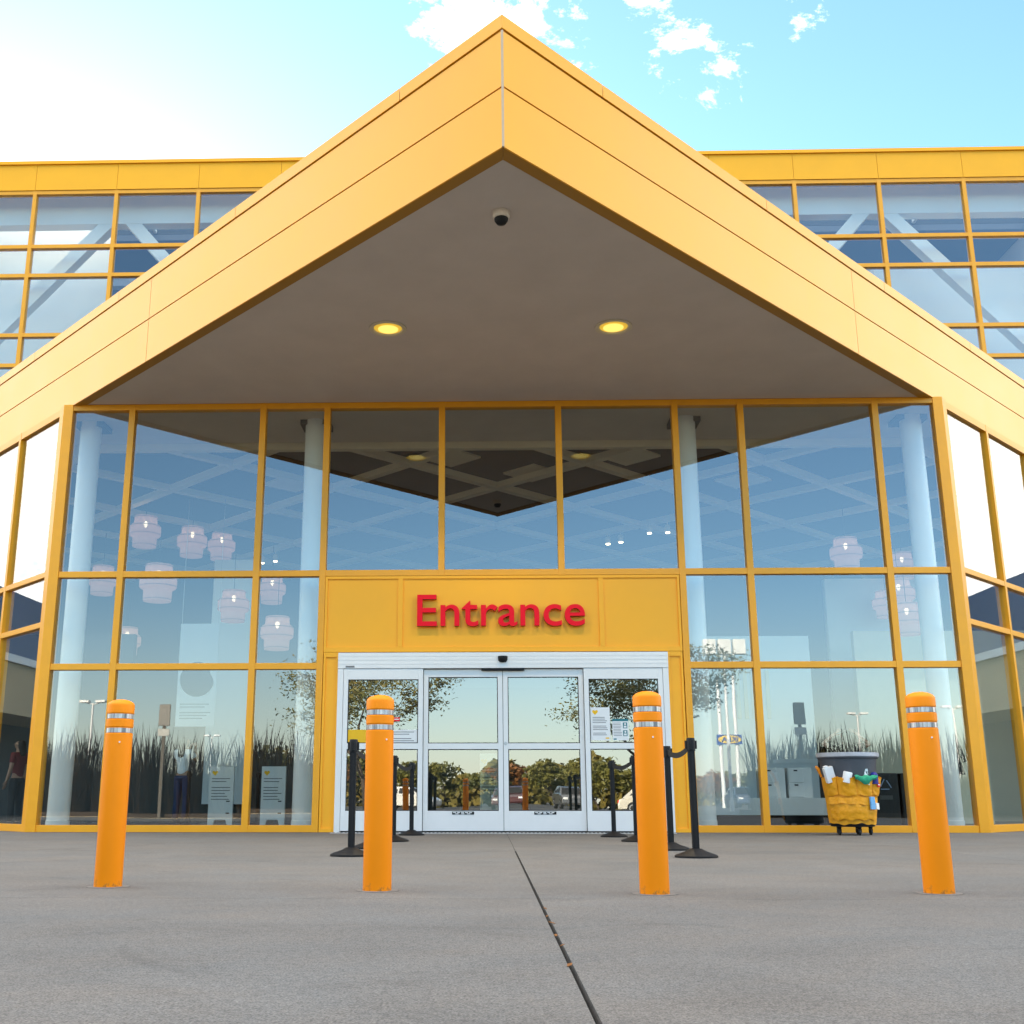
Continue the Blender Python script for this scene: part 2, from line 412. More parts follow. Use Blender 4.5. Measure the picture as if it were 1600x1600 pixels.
corner(fr, -1); corner(fr, 1)
for i, x in enumerate(XS[1:-1]):
    inner = i in (3, 4)
    fr.box(x - hw, x + hw, yf, yb, 4.018 if inner else 0.0, 7.018)
lim = [-7.24] + [x for x in XS[1:-1]] + [7.24]
for j, z in enumerate(ZR):
    for i in range(9):
        if j < 2 and i in (3, 4, 5): continue
        a = lim[i] + (hw if i else 0); bx = lim[i + 1] - (hw if i < 8 else 0)
        h = .05
        z0, z1 = (0.0, .105) if j == 0 else ((z - h, z + h) if j < 3 else (6.915, 7.018))
        fr.box(a, bx, yf + .004, yb - .004, z0, z1)
front = fr.build('front_glazing_frame', M['frame'], store, bevel=.004)


def pane(name, par, gm, o, u, n, u0, u1, v0, v1, tilt=.0022):
    """glass pane 14 mm thick; its outer face carries the coating"""
    o, u, n = Vector(o), Vector(u), Vector(n)
    ta, tb = random.uniform(-tilt, tilt), random.uniform(-tilt, tilt)
    cu, cv = (u0 + u1) / 2, (v0 + v1) / 2
    m = MB(); P = lambda a, d, c: o + u * a + n * (d + ta * (a - cu) + tb * (c - cv)) + UP * c
    vs = [P(u0, 0, v0), P(u1, 0, v0), P(u1, -.014, v0), P(u0, -.014, v0), P(u0, 0, v1), P(u1, 0, v1), P(u1, -.014, v1), P(u0, -.014, v1)]
    m.add(vs, [(0, 1, 5, 4), (0, 3, 2, 1), (4, 5, 6, 7), (1, 2, 6, 5), (2, 3, 7, 6), (3, 0, 4, 7)])
    m.mi = [0, 1, 1, 1, 1, 1]
    return m.build(name, [gm, M['clearback']], par)


for i in range(9):
    rows = ((6.92, 4.10),) if i in (3, 4, 5) else ((6.92, 4.10), (4.04, 2.59), (2.53, .10))
    for (z1, z0) in rows:
        pane('window_pane', front, M['glass'], (0, .0, 0), (1, 0, 0), (0, -1, 0), lim[i] + (hw if i else 0) - .006, lim[i + 1] - (hw if i < 8 else 0) + .006, z0 - .006, z1 + .006)

# flank curtain walls under the fascia
for (U, Nn, s) in ((UL, NL, -1), (UR, NR, 1)):
    O = Vector((s * 7.44, .045, 0)); f = MB(); us = [0.0, 1.86, 3.80, 5.74, 7.68]
    hs = .045; ln = 8.2
    for u in us[1:]: f.obox(O, U, UP, Nn, u - hs, u + hs, -.14, .03, 0, 7.0)
    ends = [.08] + us[1:] + [ln]
    for (z0, z1) in ((0, .11), (3.22, 3.31), (4.06, 4.15), (6.87, 7.0)):
        for i in range(len(ends) - 1):
            f.obox(O, U, UP, Nn, ends[i] + (hs if i else 0), ends[i + 1] - (hs if i < len(ends) - 2 else 0), -.136, .026, z0, z1)
    so_ = f.build('flank_glazing_frame', M['frame'], store, bevel=.004)
    for i in range(len(ends) - 1):
        for (z0, z1) in ((.10, 3.23), (3.30, 4.07), (4.14, 6.88)):
            pane('window_pane', so_, M['glass'], O - Nn * .03, U, Nn, ends[i] + (hs if i else 0) - .006, ends[i + 1] - (hs if i < len(ends) - 2 else 0) + .006, z0 - .006, z1 + .006)

# yellow panel above the doors
pn = MB()
pn.box(-2.84, 2.89, -.035, .05, 2.78, 4.016)
dpn = pn.build('entrance_panel', M['panel'], store)
for (xa, xb, za, zb) in ((-2.84, -2.80, 2.78, 4.016), (2.85, 2.89, 2.78, 4.016), (-1.655, -1.575, 2.86, 3.97), (1.585, 1.665, 2.86, 3.97),
                        (-2.80, 2.85, 3.97, 4.016), (-2.80, 2.85, 2.78, 2.86)):
    MB().box(xa, xb, -.062, -.0355, za, zb).build('panel_trim', M['panel'], dpn, bevel=.003)
for s in (-1, 1):
    pc = .025
    q = MB(); q.box(pc + s * 2.74 - .12, pc + s * 2.74 + .12, -.035, .05, 0, 2.776)
    pil = q.build('door_pilaster', M['panel'], store)
    for (xa, xb, za, zb) in ((-.12, -.085, 0, 2.776), (.085, .12, 0, 2.776), (-.085, .085, 2.70, 2.776), (-.085, .085, 0, .06)):
        MB().box(pc + s * 2.74 + xa, pc + s * 2.74 + xb, -.060, -.0355, za, zb).build('pilaster_trim', M['panel'], pil, bevel=.003)

# automatic door set
hd = MB()
hd.box(-2.595, 2.645, -.10, .06, 2.515, 2.765)
for z in (2.575, 2.64, 2.70): hd.box(-2.593, 2.643, -.103, -.0995, z, z + .035)
hd.box(-2.595, -2.505, -.09, .06, 0, 2.513); hd.box(2.555, 2.645, -.09, .06, 0, 2.513)
hdr = hd.build('door_frame', M['alu'], store, bevel=.003)
sm = MB(); sm.lathe([(.0, -.055), (.05, -.05), (.072, -.02), (.078, .02), (.078, .045), (0.0, .045)], 20, (0.03, -.105, 2.655)); sm.build('motion_sensor', M['blackp'], hdr, smooth=True)
MB().box(-2.47, -2.33, -.107, -.1032, 2.53, 2.555).build('maker_plate', M['papertext'], hdr)
MB().box(-.31, .37, -.085, .0, 2.475, 2.5135).build('door_operator', M['blackp'], hdr, bevel=.006)


def leaf(name, x0, x1, y, top, kick, midz, extra_top):
    f = MB(); sw = .075; t_ = .045
    f.box(x0, x0 + sw, y, y + t_, .02, top); f.box(x1 - sw, x1, y, y + t_, .02, top)
    f.box(x0 + sw, x1 - sw, y + .002, y + t_ - .002, top - extra_top, top)
    f.box(x0 + sw, x1 - sw, y + .002, y + t_ - .002, midz - .045, midz + .045)
    f.box(x0 + sw, x1 - sw, y + .002, y + t_ - .002, .02, kick)
    d = f.build(name, M['alu'], store, bevel=.003)
    for (z0, z1) in ((kick, midz - .045), (midz + .045, top - extra_top)):
        pane('door_pane', d, M['doorglass'], (0, y + .018, 0), (1, 0, 0), (0, -1, 0), x0 + sw - .005, x1 - sw + .005, z0 - .005, z1 + .005, .002)
        g = MB(); a, bq = x0 + sw, x1 - sw; yy = y + .004
        for bx in ((a, a + .012, z0, z1), (bq - .012, bq, z0, z1), (a + .012, bq - .012, z0, z0 + .012), (a + .012, bq - .012, z1 - .012, z1)): g.box(bx[0], bx[1], yy, yy + .012, bx[2], bx[3])
        g.build('glazing_bead', M['gap'], d)
    return d


for (nm, x0, x1, y, tp, ex) in (('side_light', -2.50, -1.235, -.085, 2.51, .17), ('sliding_door', -1.228, .022, -.03, 2.50, .12), ('sliding_door', .030, 1.30, -.03, 2.50, .12), ('side_light', 1.307, 2.55, -.085, 2.51, .17)):
    d = leaf(nm, x0, x1, y, tp, .32, 1.30, ex)
    if nm == 'sliding_door':
        cx = (x0 + x1) / 2; m = MB(); m.box(cx - .17, cx + .17, -.0335, -.0305, .265, .31); m.cur = 1
        for i in range(5): m.box(cx - .155 + i * .062, cx - .155 + i * .062 + .045, -.0355, -.034, .288, .302)
        for i in range(3): m.box(cx - .12 + i * .09, cx - .12 + i * .09 + .05, -.0355, -.034, .27, .282)
        m.build('safety_label', [M['blackp'], M['paper']], d)
        if x0 > 0:
            lk = MB(); lk.lathe([(0, -.012), (.022, -.012), (.026, 0), (.026, .01)], 14, (x0 + .035, -.032, 1.345), 'y'); lk.build('lock', M['steel'], d, smooth=True)

# interior of the entrance hall
IF = [(-k(5.9, .3), 5.9), (-k(.2, .3), .2), (k(.2, .3), .2), (k(5.9, .3), 5.9), (13.4, 15.8), (-13.4, 15.8)]
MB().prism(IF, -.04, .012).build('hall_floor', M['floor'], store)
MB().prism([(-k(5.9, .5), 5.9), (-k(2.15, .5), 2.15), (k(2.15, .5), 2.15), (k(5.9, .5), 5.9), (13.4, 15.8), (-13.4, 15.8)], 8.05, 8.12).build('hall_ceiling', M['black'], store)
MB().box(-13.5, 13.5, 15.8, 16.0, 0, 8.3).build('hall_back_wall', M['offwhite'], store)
gb = MB()
hb = .085


def clip_line(x0, y0, dx, dy):
    # inside: y between 2.25 and 15.6 and |x| < k(y)-.7
    ts = []
    T0, T1 = -60., 60.
    for (nx, ny, d) in ((0, -1, -2.3), (0, 1, 15.6), (math.tan(A), -1, 7.62 - 1.2), (-math.tan(A), -1, 7.62 - 1.2), (1, 0, 13.3), (-1, 0, 13.3)):
        den = nx * dx + ny * dy; num = d - (nx * x0 + ny * y0)
        if abs(den) < 1e-6:
            if num < 0: return None
        elif den > 0: T1 = min(T1, num / den)
        else: T0 = max(T0, num / den)
    return (T0, T1) if T1 - T0 > .4 else None


q = math.sqrt(.5)
for sgn in (-1, 1):
    for i in range(-12, 13):
        xx = i * 3.55; r_ = clip_line(xx, 3.65 + 1.77, q, sgn * q)
        if r_: gb.obox((xx, 5.42, 0), (q, sgn * q, 0), UP, (-sgn * q, q, 0), r_[0], r_[1], -hb, hb, 7.02 + (.003 if sgn > 0 else 0), 7.15 + (.003 if sgn > 0 else 0))
gb.box(-7.7, 7.7, 2.14, 2.29, 6.90, 7.20)
for s in (-1, 1):
    gb.obox((s * 7.72, 2.2, 0), (s * ca, sa, 0), UP, (-s * sa, ca, 0), .02, 4.8, -.08, .08, 6.905, 7.2)
grid = gb.build('ceiling_grid', M['beam'], store)
for (x, y) in ((-.95, 3.6), (.75, 4.75), (2.65, 3.6), (-4.5, 5.45), (5.3, 5.4)):
    MB().prism([(x - .62, y), (x, y - .62), (x + .62, y), (x, y + .62)], 7.16, 7.20).build('ceiling_panel', M['beam'], grid)
for (x, yy) in ((-3.24, .9), (-7.27, .9), (3.285, .9), (7.22, .9)):
    cm = MB(); cm.lathe([(.19, .013), (.19, .16), (.18, .165), (.18, 6.88), (.18, 7.02)], 32, (x, yy, 0)); cm.build('round_column', M['column'], store, smooth=True)
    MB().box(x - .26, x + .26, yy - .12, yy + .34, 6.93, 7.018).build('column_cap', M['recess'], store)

# partitions inside the hall
MB().box(8.87, 11.6, 12.0, 12.2, 0.013, 6.3).build('partition_wall', M['white'], store)
MB().box(4.2, 7.24, 8.2, 8.4, 0.013, 4.2).build('partition_wall', M['white'], store)
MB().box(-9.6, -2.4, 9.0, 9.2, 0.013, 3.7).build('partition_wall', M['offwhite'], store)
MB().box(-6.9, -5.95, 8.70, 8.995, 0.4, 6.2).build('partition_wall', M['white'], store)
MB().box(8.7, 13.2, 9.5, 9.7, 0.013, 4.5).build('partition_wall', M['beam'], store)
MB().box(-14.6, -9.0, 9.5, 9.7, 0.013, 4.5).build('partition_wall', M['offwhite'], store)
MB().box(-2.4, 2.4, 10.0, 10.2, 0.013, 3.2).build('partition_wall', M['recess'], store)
for i in range(5): MB().box(5.5 + i * .17, 5.58 + i * .17, 8.17, 8.198, 2.3, 3.4).build('wall_stripe', M['beam'], store)

# tall glazed hall behind the canopy
YH = 6.0
HX = [s * (1.15 + 1.98 * i) for i in range(7) for s in (-1, 1)]; HX.sort()
hz = [8.72, 10.23, 10.98, 12.495, 13.245, 14.69]
hf = MB(); hh = .045
for x in HX: hf.box(x - hh, x + hh, YH - .06, YH + .10, 8.46, 14.72)
for z in hz[:-1] + [14.67]:
    e = [-14.0] + HX + [14.0]
    for i in range(len(e) - 1): hf.box(e[i] + (hh if i else 0), e[i + 1] - (hh if i < len(e) - 2 else 0), YH - .056, YH + .096, z - .045, z + .045)
upper = hf.build('clerestory_frame', M['frame'], store)
e = [-14.0] + HX + [14.0]; zz = hz[:-1] + [14.67]
for i in range(len(e) - 1):
    for j in range(len(zz) - 1):
        pane('window_pane', upper, M['glass'], (0, YH, 0), (1, 0, 0), (0, -1, 0), e[i] + .04, e[i + 1] - .04, zz[j] + .04, zz[j + 1] - .04)
pp = MB(); e2 = [-14.1] + HX + [14.1]
par = MB().box(-14.05, 14.05, YH - .03, YH + .3, 14.74, 15.44).build('parapet', M['joint'], store)
for i in range(len(e2) - 1):
    MB().box(e2[i] + .004, e2[i + 1] - .004, YH - .075, YH - .032, 14.725, 15.40).build('parapet_panel', M['parapet'], par)
MB().box(-14.12, 14.12, YH - .12, YH + .34, 15.405, 15.49).build('parapet_cap', M['parapet'], par)
MB().box(-14, 14, 9.0, 21.9, 15.2, 15.38).build('hall_roof', M['recess'], store)
skf = MB()  # skylight added to let more daylight onto the upper walls and truss
for x in [-14] + HX[::2] + [14]: skf.box(x - .04, x + .04, YH + .35, 8.99, 15.22, 15.34)
skf = skf.build('added_skylight_frame', M['white'], store)
ex = [-14] + HX[::2] + [14]
for i in range(len(ex) - 1): MB().box(ex[i] + .042, ex[i + 1] - .042, YH + .35, 8.99, 15.26, 15.274).build('added_skylight_pane', M['clearback'], skf)
MB().box(-14, 14, 9.0, 21.9, 15.02, 15.19).build('upper_ceiling', mat('dark blue grey deck', (.10, .11, .13), .8), store)
MB().box(-14.1, 14.1, 22.0, 60, 0, 17).build('main_hall', M['blue'], store)
for s in (-1, 1):
    MB().box(min(s * 14.02, s * 14.16), max(s * 14.02, s * 14.16), YH - .02, 21.95, 0, 15.4).build('hall_side_wall', M['white'], store)
MB().box(9.35, 13.9, 7.55, 7.7, 8.5, 13.35).build('upper_wall', M['bright'], store)
MB().box(-13.9, -9.75, 7.9, 8.05, 8.5, 15.0).build('upper_wall', M['bright'], store)
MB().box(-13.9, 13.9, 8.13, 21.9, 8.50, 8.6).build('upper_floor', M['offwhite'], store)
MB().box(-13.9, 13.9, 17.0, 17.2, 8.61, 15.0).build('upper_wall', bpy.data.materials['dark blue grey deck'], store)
# white truss just behind the glass: top chord, two inverted V braces
ts = MB()
ts.box(-13.9, 13.9, 6.55, 6.85, 14.15, 15.12)
for cx in (-9.15, 9.15):
    for sg in (-1, 1):
        P0 = Vector((cx + sg * .25, 6.7, 14.25)); P1 = Vector((cx + sg * 4.3, 6.7, 9.6)); d = (P1 - P0); ln_ = d.length; d.normalize()
        ts.obox(P0, d, Vector((d.z, 0, -d.x)), (0, -1, 0), 0, ln_, -.14, .14, -.15, .15)
ts.build('roof_truss', M['bright'], store)
for yq in (10.0, 13.5): MB().box(-13.9, 13.9, yq, yq + .25, 14.2, 14.5).build('roof_beam', M['white'], store)

# low side wings (seen mirrored in the flank glass)
for s in (-1, 1):
    seg = []
    nseg = 10
    for i in range(nseg + 1):
        x = 14.3 + i * 4.2; y = YH + .2 + 3.2 * (i / nseg) ** 2
        seg.append((s * x, y))
    for (nm, z0, z1, off, mt) in (('wing_cladding', 4.33, 6.0, .0, M['blue']), ('wing_trim', 4.12, 4.32, -.10, M['white']), ('wing_concrete_band', 2.75, 4.11, -.02, M['concreteband']), ('wing_recess_wall', 0, 4.0, 3.0, M['recess']), ('wing_roof', 5.85, 5.99, .4, M['recess'])):
        m = MB(); dep = 2.0 if nm != 'wing_roof' else 14
        outer = [(x, y + off) for x, y in seg]; inner = [(x, y + off + dep) for x, y in seg]
        for i in range(nseg):
            m.prism([outer[i], outer[i + 1], inner[i + 1], inner[i]], z0, z1)
        m.build(nm, mt, store)

# ------------------------------------------------------------------ sign, lights and camera on the building
sign = empty('entrance_sign', 'raised red letters reading Entrance on the yellow panel above the doors', 'sign', (0.0, -.04, 3.177))
me = text_mesh('Entrance', .04, .007, 8)
xs = [v.co.x for v in me.vertices]; zs = [v.co.y for v in me.vertices]
x0_, x1_ = min(xs), max(xs); z0_, z1_ = min(zs), max(zs)
sx = 2.69 / (x1_ - x0_); sz = .515 / (z1_ - z0_)
for v in me.vertices:
    x, y, z = v.co; v.co = ((x - x0_) * sx - 1.338, -.065 - z, (y - z0_) * sz)
bm = bmesh.new(); bm.from_mesh(me)
bmesh.ops.remove_doubles(bm, verts=bm.verts, dist=1e-5)
left = set(bm.faces); isl = []
while left:
    st = [left.pop()]; cur = [st[0]]
    while st:
        f = st.pop()
        for ed in f.edges:
            for g in ed.link_faces:
                if g in left: left.discard(g); st.append(g); cur.append(g)
    isl.append(cur)
isl.sort(key=lambda fs: min(v.co.x for f in fs for v in f.verts))
for fs in isl:
    m = MB(); idx = {}
    for f in fs:
        for v in f.verts:
            if v not in idx: idx[v] = len(idx); m.v.append(tuple(v.co))
    for f in fs:
        m.f.append([idx[v] for v in f.verts]); m.mi.append(0 if abs(f.normal.y) > .7 else 1)
    m.build('letter', [M['red'], M['reddark']], sign)
bm.free()

bulb = mat('warm lamp lens', (1, .8, .3), .4, emit=(1, .72, .14), estr=.27)
cone = mat('lamp reflector glow', (.9, .6, .1), .4, emit=(1, .62, .05), estr=.13)
for s, x, y in ((-1, -1.60, -3.08), (1, 1.62, -3.05)):
    r0 = empty('recessed_light', ('left' if s < 0 else 'right') + 'most of the two round lit downlights recessed in the grey soffit', 'downlight', (x, y, 7.022), 0, 'downlights in the canopy soffit')
    m = MB(); m.lathe([(.265, -.004), (.265, -.020), (.215, -.020), (.20, -.004), (.265, -.004)], 32); m.build('trim_ring', mat('cream trim', (.7, .62, .45), .5), r0, smooth=True)
    m = MB(); m.lathe([(0, -.0025), (.2, -.0025), (.2, -.0008), (0, -.0008)], 32); m.build('reflector', cone, r0)
    m = MB(); m.lathe([(0, -.0055), (.145, -.0055), (.145, -.003), (0, -.003)], 32, (0, .035, 0)); m.build('lens', bulb, r0)
    ll = bpy.data.lights.new('downlight_lamp', 'SPOT'); ll.energy = 110; ll.color = (1, .80, .50); ll.spot_size = R(118); ll.spot_blend = .35; ll.shadow_soft_size = .20
    lo_ = bpy.data.objects.new('downlight_lamp', ll); C.objects.link(lo_); lo_.parent = r0; lo_.location = (0, 0, -.03)
cc = empty('security_camera', 'small white dome security camera with a black eye under the canopy tip', 'camera', (-.01, -6.27, 7.022))
m = MB(); m.lathe([(.10, -.001), (.10, -.06), (.088, -.08), (.075, -.085), (0, -.085)], 24); m.build('housing', mat('cream camera housing', (.75, .66, .55), .4), cc, smooth=True)
m = MB(); m.lathe([(.08, -.086), (.076, -.115), (.052, -.15), (0, -.165)], 24); m.build('dome', M['blackp'], cc, smooth=True)

# ------------------------------------------------------------------ notices on the doors


def notice(name, label, x0, x1, z0, z1, y, draw):
    n = tag(MB().box(x0, x1, y - .002, y, z0, z1).build(name, M['paper']), label, 'notice')
    draw(n, x0, x1, z0, z1, y - .0028)
    return n


def lines(par, x0, x1, z1, n, dz, y, h=.010, gaps=()):
    m = MB(); z = z1
    for i in range(n):
        if i in gaps: z -= dz; continue
        m.box(x0, x0 + (x1 - x0) * random.uniform(.72, 1), y, y + .0006, z - h, z); z -= dz
    m.build('print_lines', M['papertext'], par)


def heart(par, cx, cz, r, y, name='heart_mark'):
    m = MB(); pts = []
    for i in range(28):
        a = 2 * math.pi * i / 28; pts.append((cx + r * .0625 * 16 * math.sin(a) ** 3, cz + r * .0625 * (13 * math.cos(a) - 5 * math.cos(2 * a) - 2 * math.cos(3 * a) - math.cos(4 * a))))
    m.prism_y(pts, y, y + .0006); m.build(name, M['yellowprint'], par)


yg = -.0685


def draw1(n, x0, x1, z0, z1, y):
    heart(n, x0 + .075, z1 - .075, .045, y); lines(n, x0 + .035, x1 - .03, z1 - .15, 11, .027, y, gaps=(4, 8))
    MB().box(x1 - .075, x1 - .02, y, y + .0006, z0 + .025, z0 + .045).build('corner_mark', M['yellowprint'], n)


def draw2(n, x0, x1, z0, z1, y):
    te = mat('teal print', (.02, .17, .20), .7)
    MB().box(x0, x1, y, y + .0006, z1 - .035, z1).build('header_band', te, n)
    lines(n, x0 + .015, x0 + .15, z1 - .06, 9, .024, y, .008)
    for zc in (z1 - .10, z1 - .22):
        MB().box(x1 - .085, x1 - .018, y, y + .0006, zc - .045, zc + .045).build('picture_tile', te, n)
        m = MB(); m.lathe([(0, 0), (.016, 0), (.016, .0005), (0, .0005)], 12, (x1 - .05, y - .0007, zc + .02), 'y'); m.box(x1 - .072, x1 - .03, y - .0007, y - .0002, zc - .035, zc - .005); m.build('picture_figure', M['paper'], n)
    MB().box(x0 + .015, x0 + .06, y, y + .0006, z0 + .01, z0 + .03).build('corner_mark', te, n)


def draw3(n, x0, x1, z0, z1, y):
    MB().box(x0, x0 + .62, y, y + .0006, z0, z1).build('yellow_field', M['yellowprint'], n)
    lines(n, x0 + .66, x1 - .05, z1 - .03, 5, .034, y, .012, gaps=(2,))


notice('door_notice', 'tall white notice with a yellow heart taped to the right door side light', 1.395, 1.70, 1.385, 1.895, yg, draw1)
notice('door_notice', 'small white notice with a teal top band and two picture tiles beside the taller notice', 1.735, 1.985, 1.385, 1.715, yg, draw2)
notice('door_notice', 'wide low yellow and white banner with print on the left door side light', -2.42, -1.315, 1.35, 1.555, yg, draw3)
rs = tag(MB().box(-1.70, -1.60, yg - .002, yg, 1.685, 1.745).build('red_sticker', M['red']), 'small red sticker with a white bar on the left door side light glass', 'sticker')
MB().box(-1.685, -1.615, yg - .0028, yg - .0022, 1.708, 1.724).build('white_bar', M['paper'], rs)

# ------------------------------------------------------------------ bollards
band = mat('reflective tape', (.75, .75, .78), .3, .5)
t = band.node_tree; b = t.nodes['Principled BSDF']; tcn = t.nodes.new('ShaderNodeTexCoord')
mpn = t.nodes.new('ShaderNodeMapping'); mpn.inputs['Scale'].default_value = (60, 60, 2); t.links.new(tcn.outputs['Object'], mpn.inputs[0])
c = ramp(noise(1.0, 3, .7, mpn.outputs[0]), .38, .16, .62, .62); t.links.new(c, b.inputs['Base Color'])
t = M['orange'].node_tree; b = t.nodes['Principled BSDF']; tcn = t.nodes.new('ShaderNodeTexCoord')
prev = b.inputs['Base Color'].links[0].from_socket
mpn = t.nodes.new('ShaderNodeMapping'); mpn.inputs['Scale'].default_value = (1, 1, 5); t.links.new(tcn.outputs['Object'], mpn.inputs[0])
sc_ = ramp(noise(5.5, 8, .8, mpn.outputs[0], 1.2), .27, 0, .33, 1)
gr = t.nodes.new('ShaderNodeSeparateXYZ'); t.links.new(tcn.outputs['Object'], gr.inputs[0])
gm_ = t.nodes.new('ShaderNodeMapRange'); gm_.inputs[1].default_value = .0; gm_.inputs[2].default_value = .10; gm_.inputs[3].default_value = .16; gm_.inputs[4].default_value = -.25; t.links.new(gr.outputs[2], gm_.inputs[0])
ad_ = t.nodes.new('ShaderNodeMath'); ad_.operation = 'ADD'; t.links.new(noise(26, 6, .75), ad_.inputs[0]); t.links.new(gm_.outputs[0], ad_.inputs[1])
sp_ = ramp(ad_.outputs[0], .60, 1, .80, 0)
for fac, cc_ in ((sc_, (.42, .13, .01)), (sp_, (.20, .12, .05))):
    mm = t.nodes.new('ShaderNodeMix'); mm.data_type = 'RGBA'; t.links.new(fac, mm.inputs[0]); mm.inputs[6].default_value = (*cc_, 1); t.links.new(prev, mm.inputs[7]); prev = mm.outputs[2]
t.links.new(prev, b.inputs['Base Color'])
bl = empty('bollard', 'leftmost orange bollard, left of the doors in front of the glass', 'bollard', (-2.31, -11.32, 0), 0, 'orange bollards in front of the entrance')
rb = .0765
prof = [(rb - .001, 0.0), (rb, .004), (rb, .838), (rb - .0035, .842), (rb - .0035, .874), (rb, .878), (rb, .918), (rb - .0035, .922), (rb - .0035, .952), (rb, .956), (rb, 1.0)]
prof += [(rb * math.cos(a_), 1.0 + .036 * math.sin(a_)) for a_ in [R(d) for d in (12, 25, 40, 55, 70, 82)]] + [(0, 1.0365)]
m = MB(); m.lathe(prof, 48); m.build('sleeve', M['orange'], bl, smooth=True)
for z in (.844, .924):
    m = MB(); m.lathe([(rb - .003, z), (rb - .0012, z), (rb - .0012, z + .026), (rb - .003, z + .026)], 48); m.build('reflective_band', band, bl, smooth=True)
m = MB(); m.lathe([(0, -.002), (.0045, -.002), (.0045, .001), (0, .002)], 10, (.03, -rb + .004, .79), 'y'); m.build('screw', M['alu'], bl, smooth=True)
for (x, y, lb) in ((-.78, -11.56, 'orange bollard standing left of the pavement joint, before the left sliding door'), (.67, -11.74, 'orange bollard right of the pavement joint, hiding queue posts behind it'), (2.15, -11.66, 'rightmost orange bollard, nearest the cleaning cart')):
    dup(bl, (x, y, 0), random.uniform(-.3, .3), lb)
# pale mortar collars round the bollard feet
for (x, y) in ((-2.31, -11.32), (-.78, -11.56), (.67, -11.74), (2.15, -11.66)):
    m = MB(); n_ = 26
    m.prism([(x + (.118 + random.uniform(-.012, .012)) * math.cos(2 * math.pi * i / n_), y + (.118 + random.uniform(-.012, .012)) * math.sin(2 * math.pi * i / n_)) for i in range(n_)], .0005, .0025)
    structure(m.build('mortar_collar', mat('pale mortar', (.19, .182, .17), .95, 0, .25, 20)))

# ------------------------------------------------------------------ queue posts


def queue_post(loc, label, rz=0):
    r_ = empty('queue_post', label, 'queue post', loc, rz, 'black belt posts either side of the doors')
    m = MB(); m.lathe([(.182, 0.001), (.182, .016), (.17, .024), (.08, .055), (.045, .075), (0, .075)], 32); m.build('base', M['blackp'], r_, smooth=True)
    m = MB(); m.lathe([(.031, .074), (.031, .90)], 20)
    for i in range(4):
        a_ = math.pi / 4 + i * math.pi / 2; m.box(.031 * math.cos(a_) - .005, .031 * math.cos(a_) + .005, .031 * math.sin(a_) - .005, .031 * math.sin(a_) + .005, .08, .895)
    m.build('post', M['blackp'], r_, smooth=True)
    m = MB(); m.lathe([(.033, .885), (.038, .89), (.038, .985), (.034, .998), (0, 1.0)], 20)
    for i in range(4):
        a_ = i * math.pi / 2; m.box(.038 * math.cos(a_) - .012, .038 * math.cos(a_) + .012, .038 * math.sin(a_) - .012, .038 * math.sin(a_) + .012, .905, .975)
    m.build('belt_head', M['blackp'], r_, smooth=True)
    return r_


RP = [((1.57, -7.88, 0), 'frontmost black belt post on the right, right of the third bollard'), ((1.59, -6.40, 0), 'black belt post mostly hidden behind the third bollard'), ((1.55, -4.05, 0), 'third black belt post on the right, next to the hindmost one by the doors'), ((1.47, -2.3, 0), 'black belt post closest to the right sliding door')]
LP = [((-1.39, -7.72, 0), 'frontmost black belt post on the left, left of the second bollard'), ((-1.40, -6.1, 0), 'black belt post hidden behind the second bollard'), ((-1.33, -4.1, 0), 'third black belt post on the left, just right of the second bollard'), ((-1.29, -1.6, 0), 'black belt post closest to the left sliding door')]
for P_ in (RP, LP):
    posts = [queue_post(*p) for p in P_]
    for i in range(3):
        if P_ is LP and i == 1: pass
        a_ = Vector(P_[i][0]); b_ = Vector(P_[i + 1][0]); d = b_ - a_; m = MB(); n_ = 10
        sag = .06 if i != 1 else .03
        for j in range(n_):
            t0, t1 = j / n_, (j + 1) / n_
            for (tt, tn) in ((t0, t1),):
                p0 = d * (.03 / d.length + tt * (1 - .06 / d.length)); p1 = d * (.03 / d.length + tn * (1 - .06 / d.length))
                z0 = .94 - sag * 4 * tt * (1 - tt); z1 = .94 - sag * 4 * tn * (1 - tn); w_ = Vector((-d.y, d.x, 0)).normalized() * .002
                vs = [p0 - w_ + UP * (z0 - .025), p1 - w_ + UP * (z1 - .025), p1 + w_ + UP * (z1 - .025), p0 + w_ + UP * (z0 - .025), p0 - w_ + UP * (z0 + .025), p1 - w_ + UP * (z1 + .025), p1 + w_ + UP * (z1 + .025), p0 + w_ + UP * (z0 + .025)]
                m.add(vs, [(0, 3, 2, 1), (4, 5, 6, 7), (0, 1, 5, 4), (2, 3, 7, 6)])
        m.build('belt', M['belt'], posts[i])

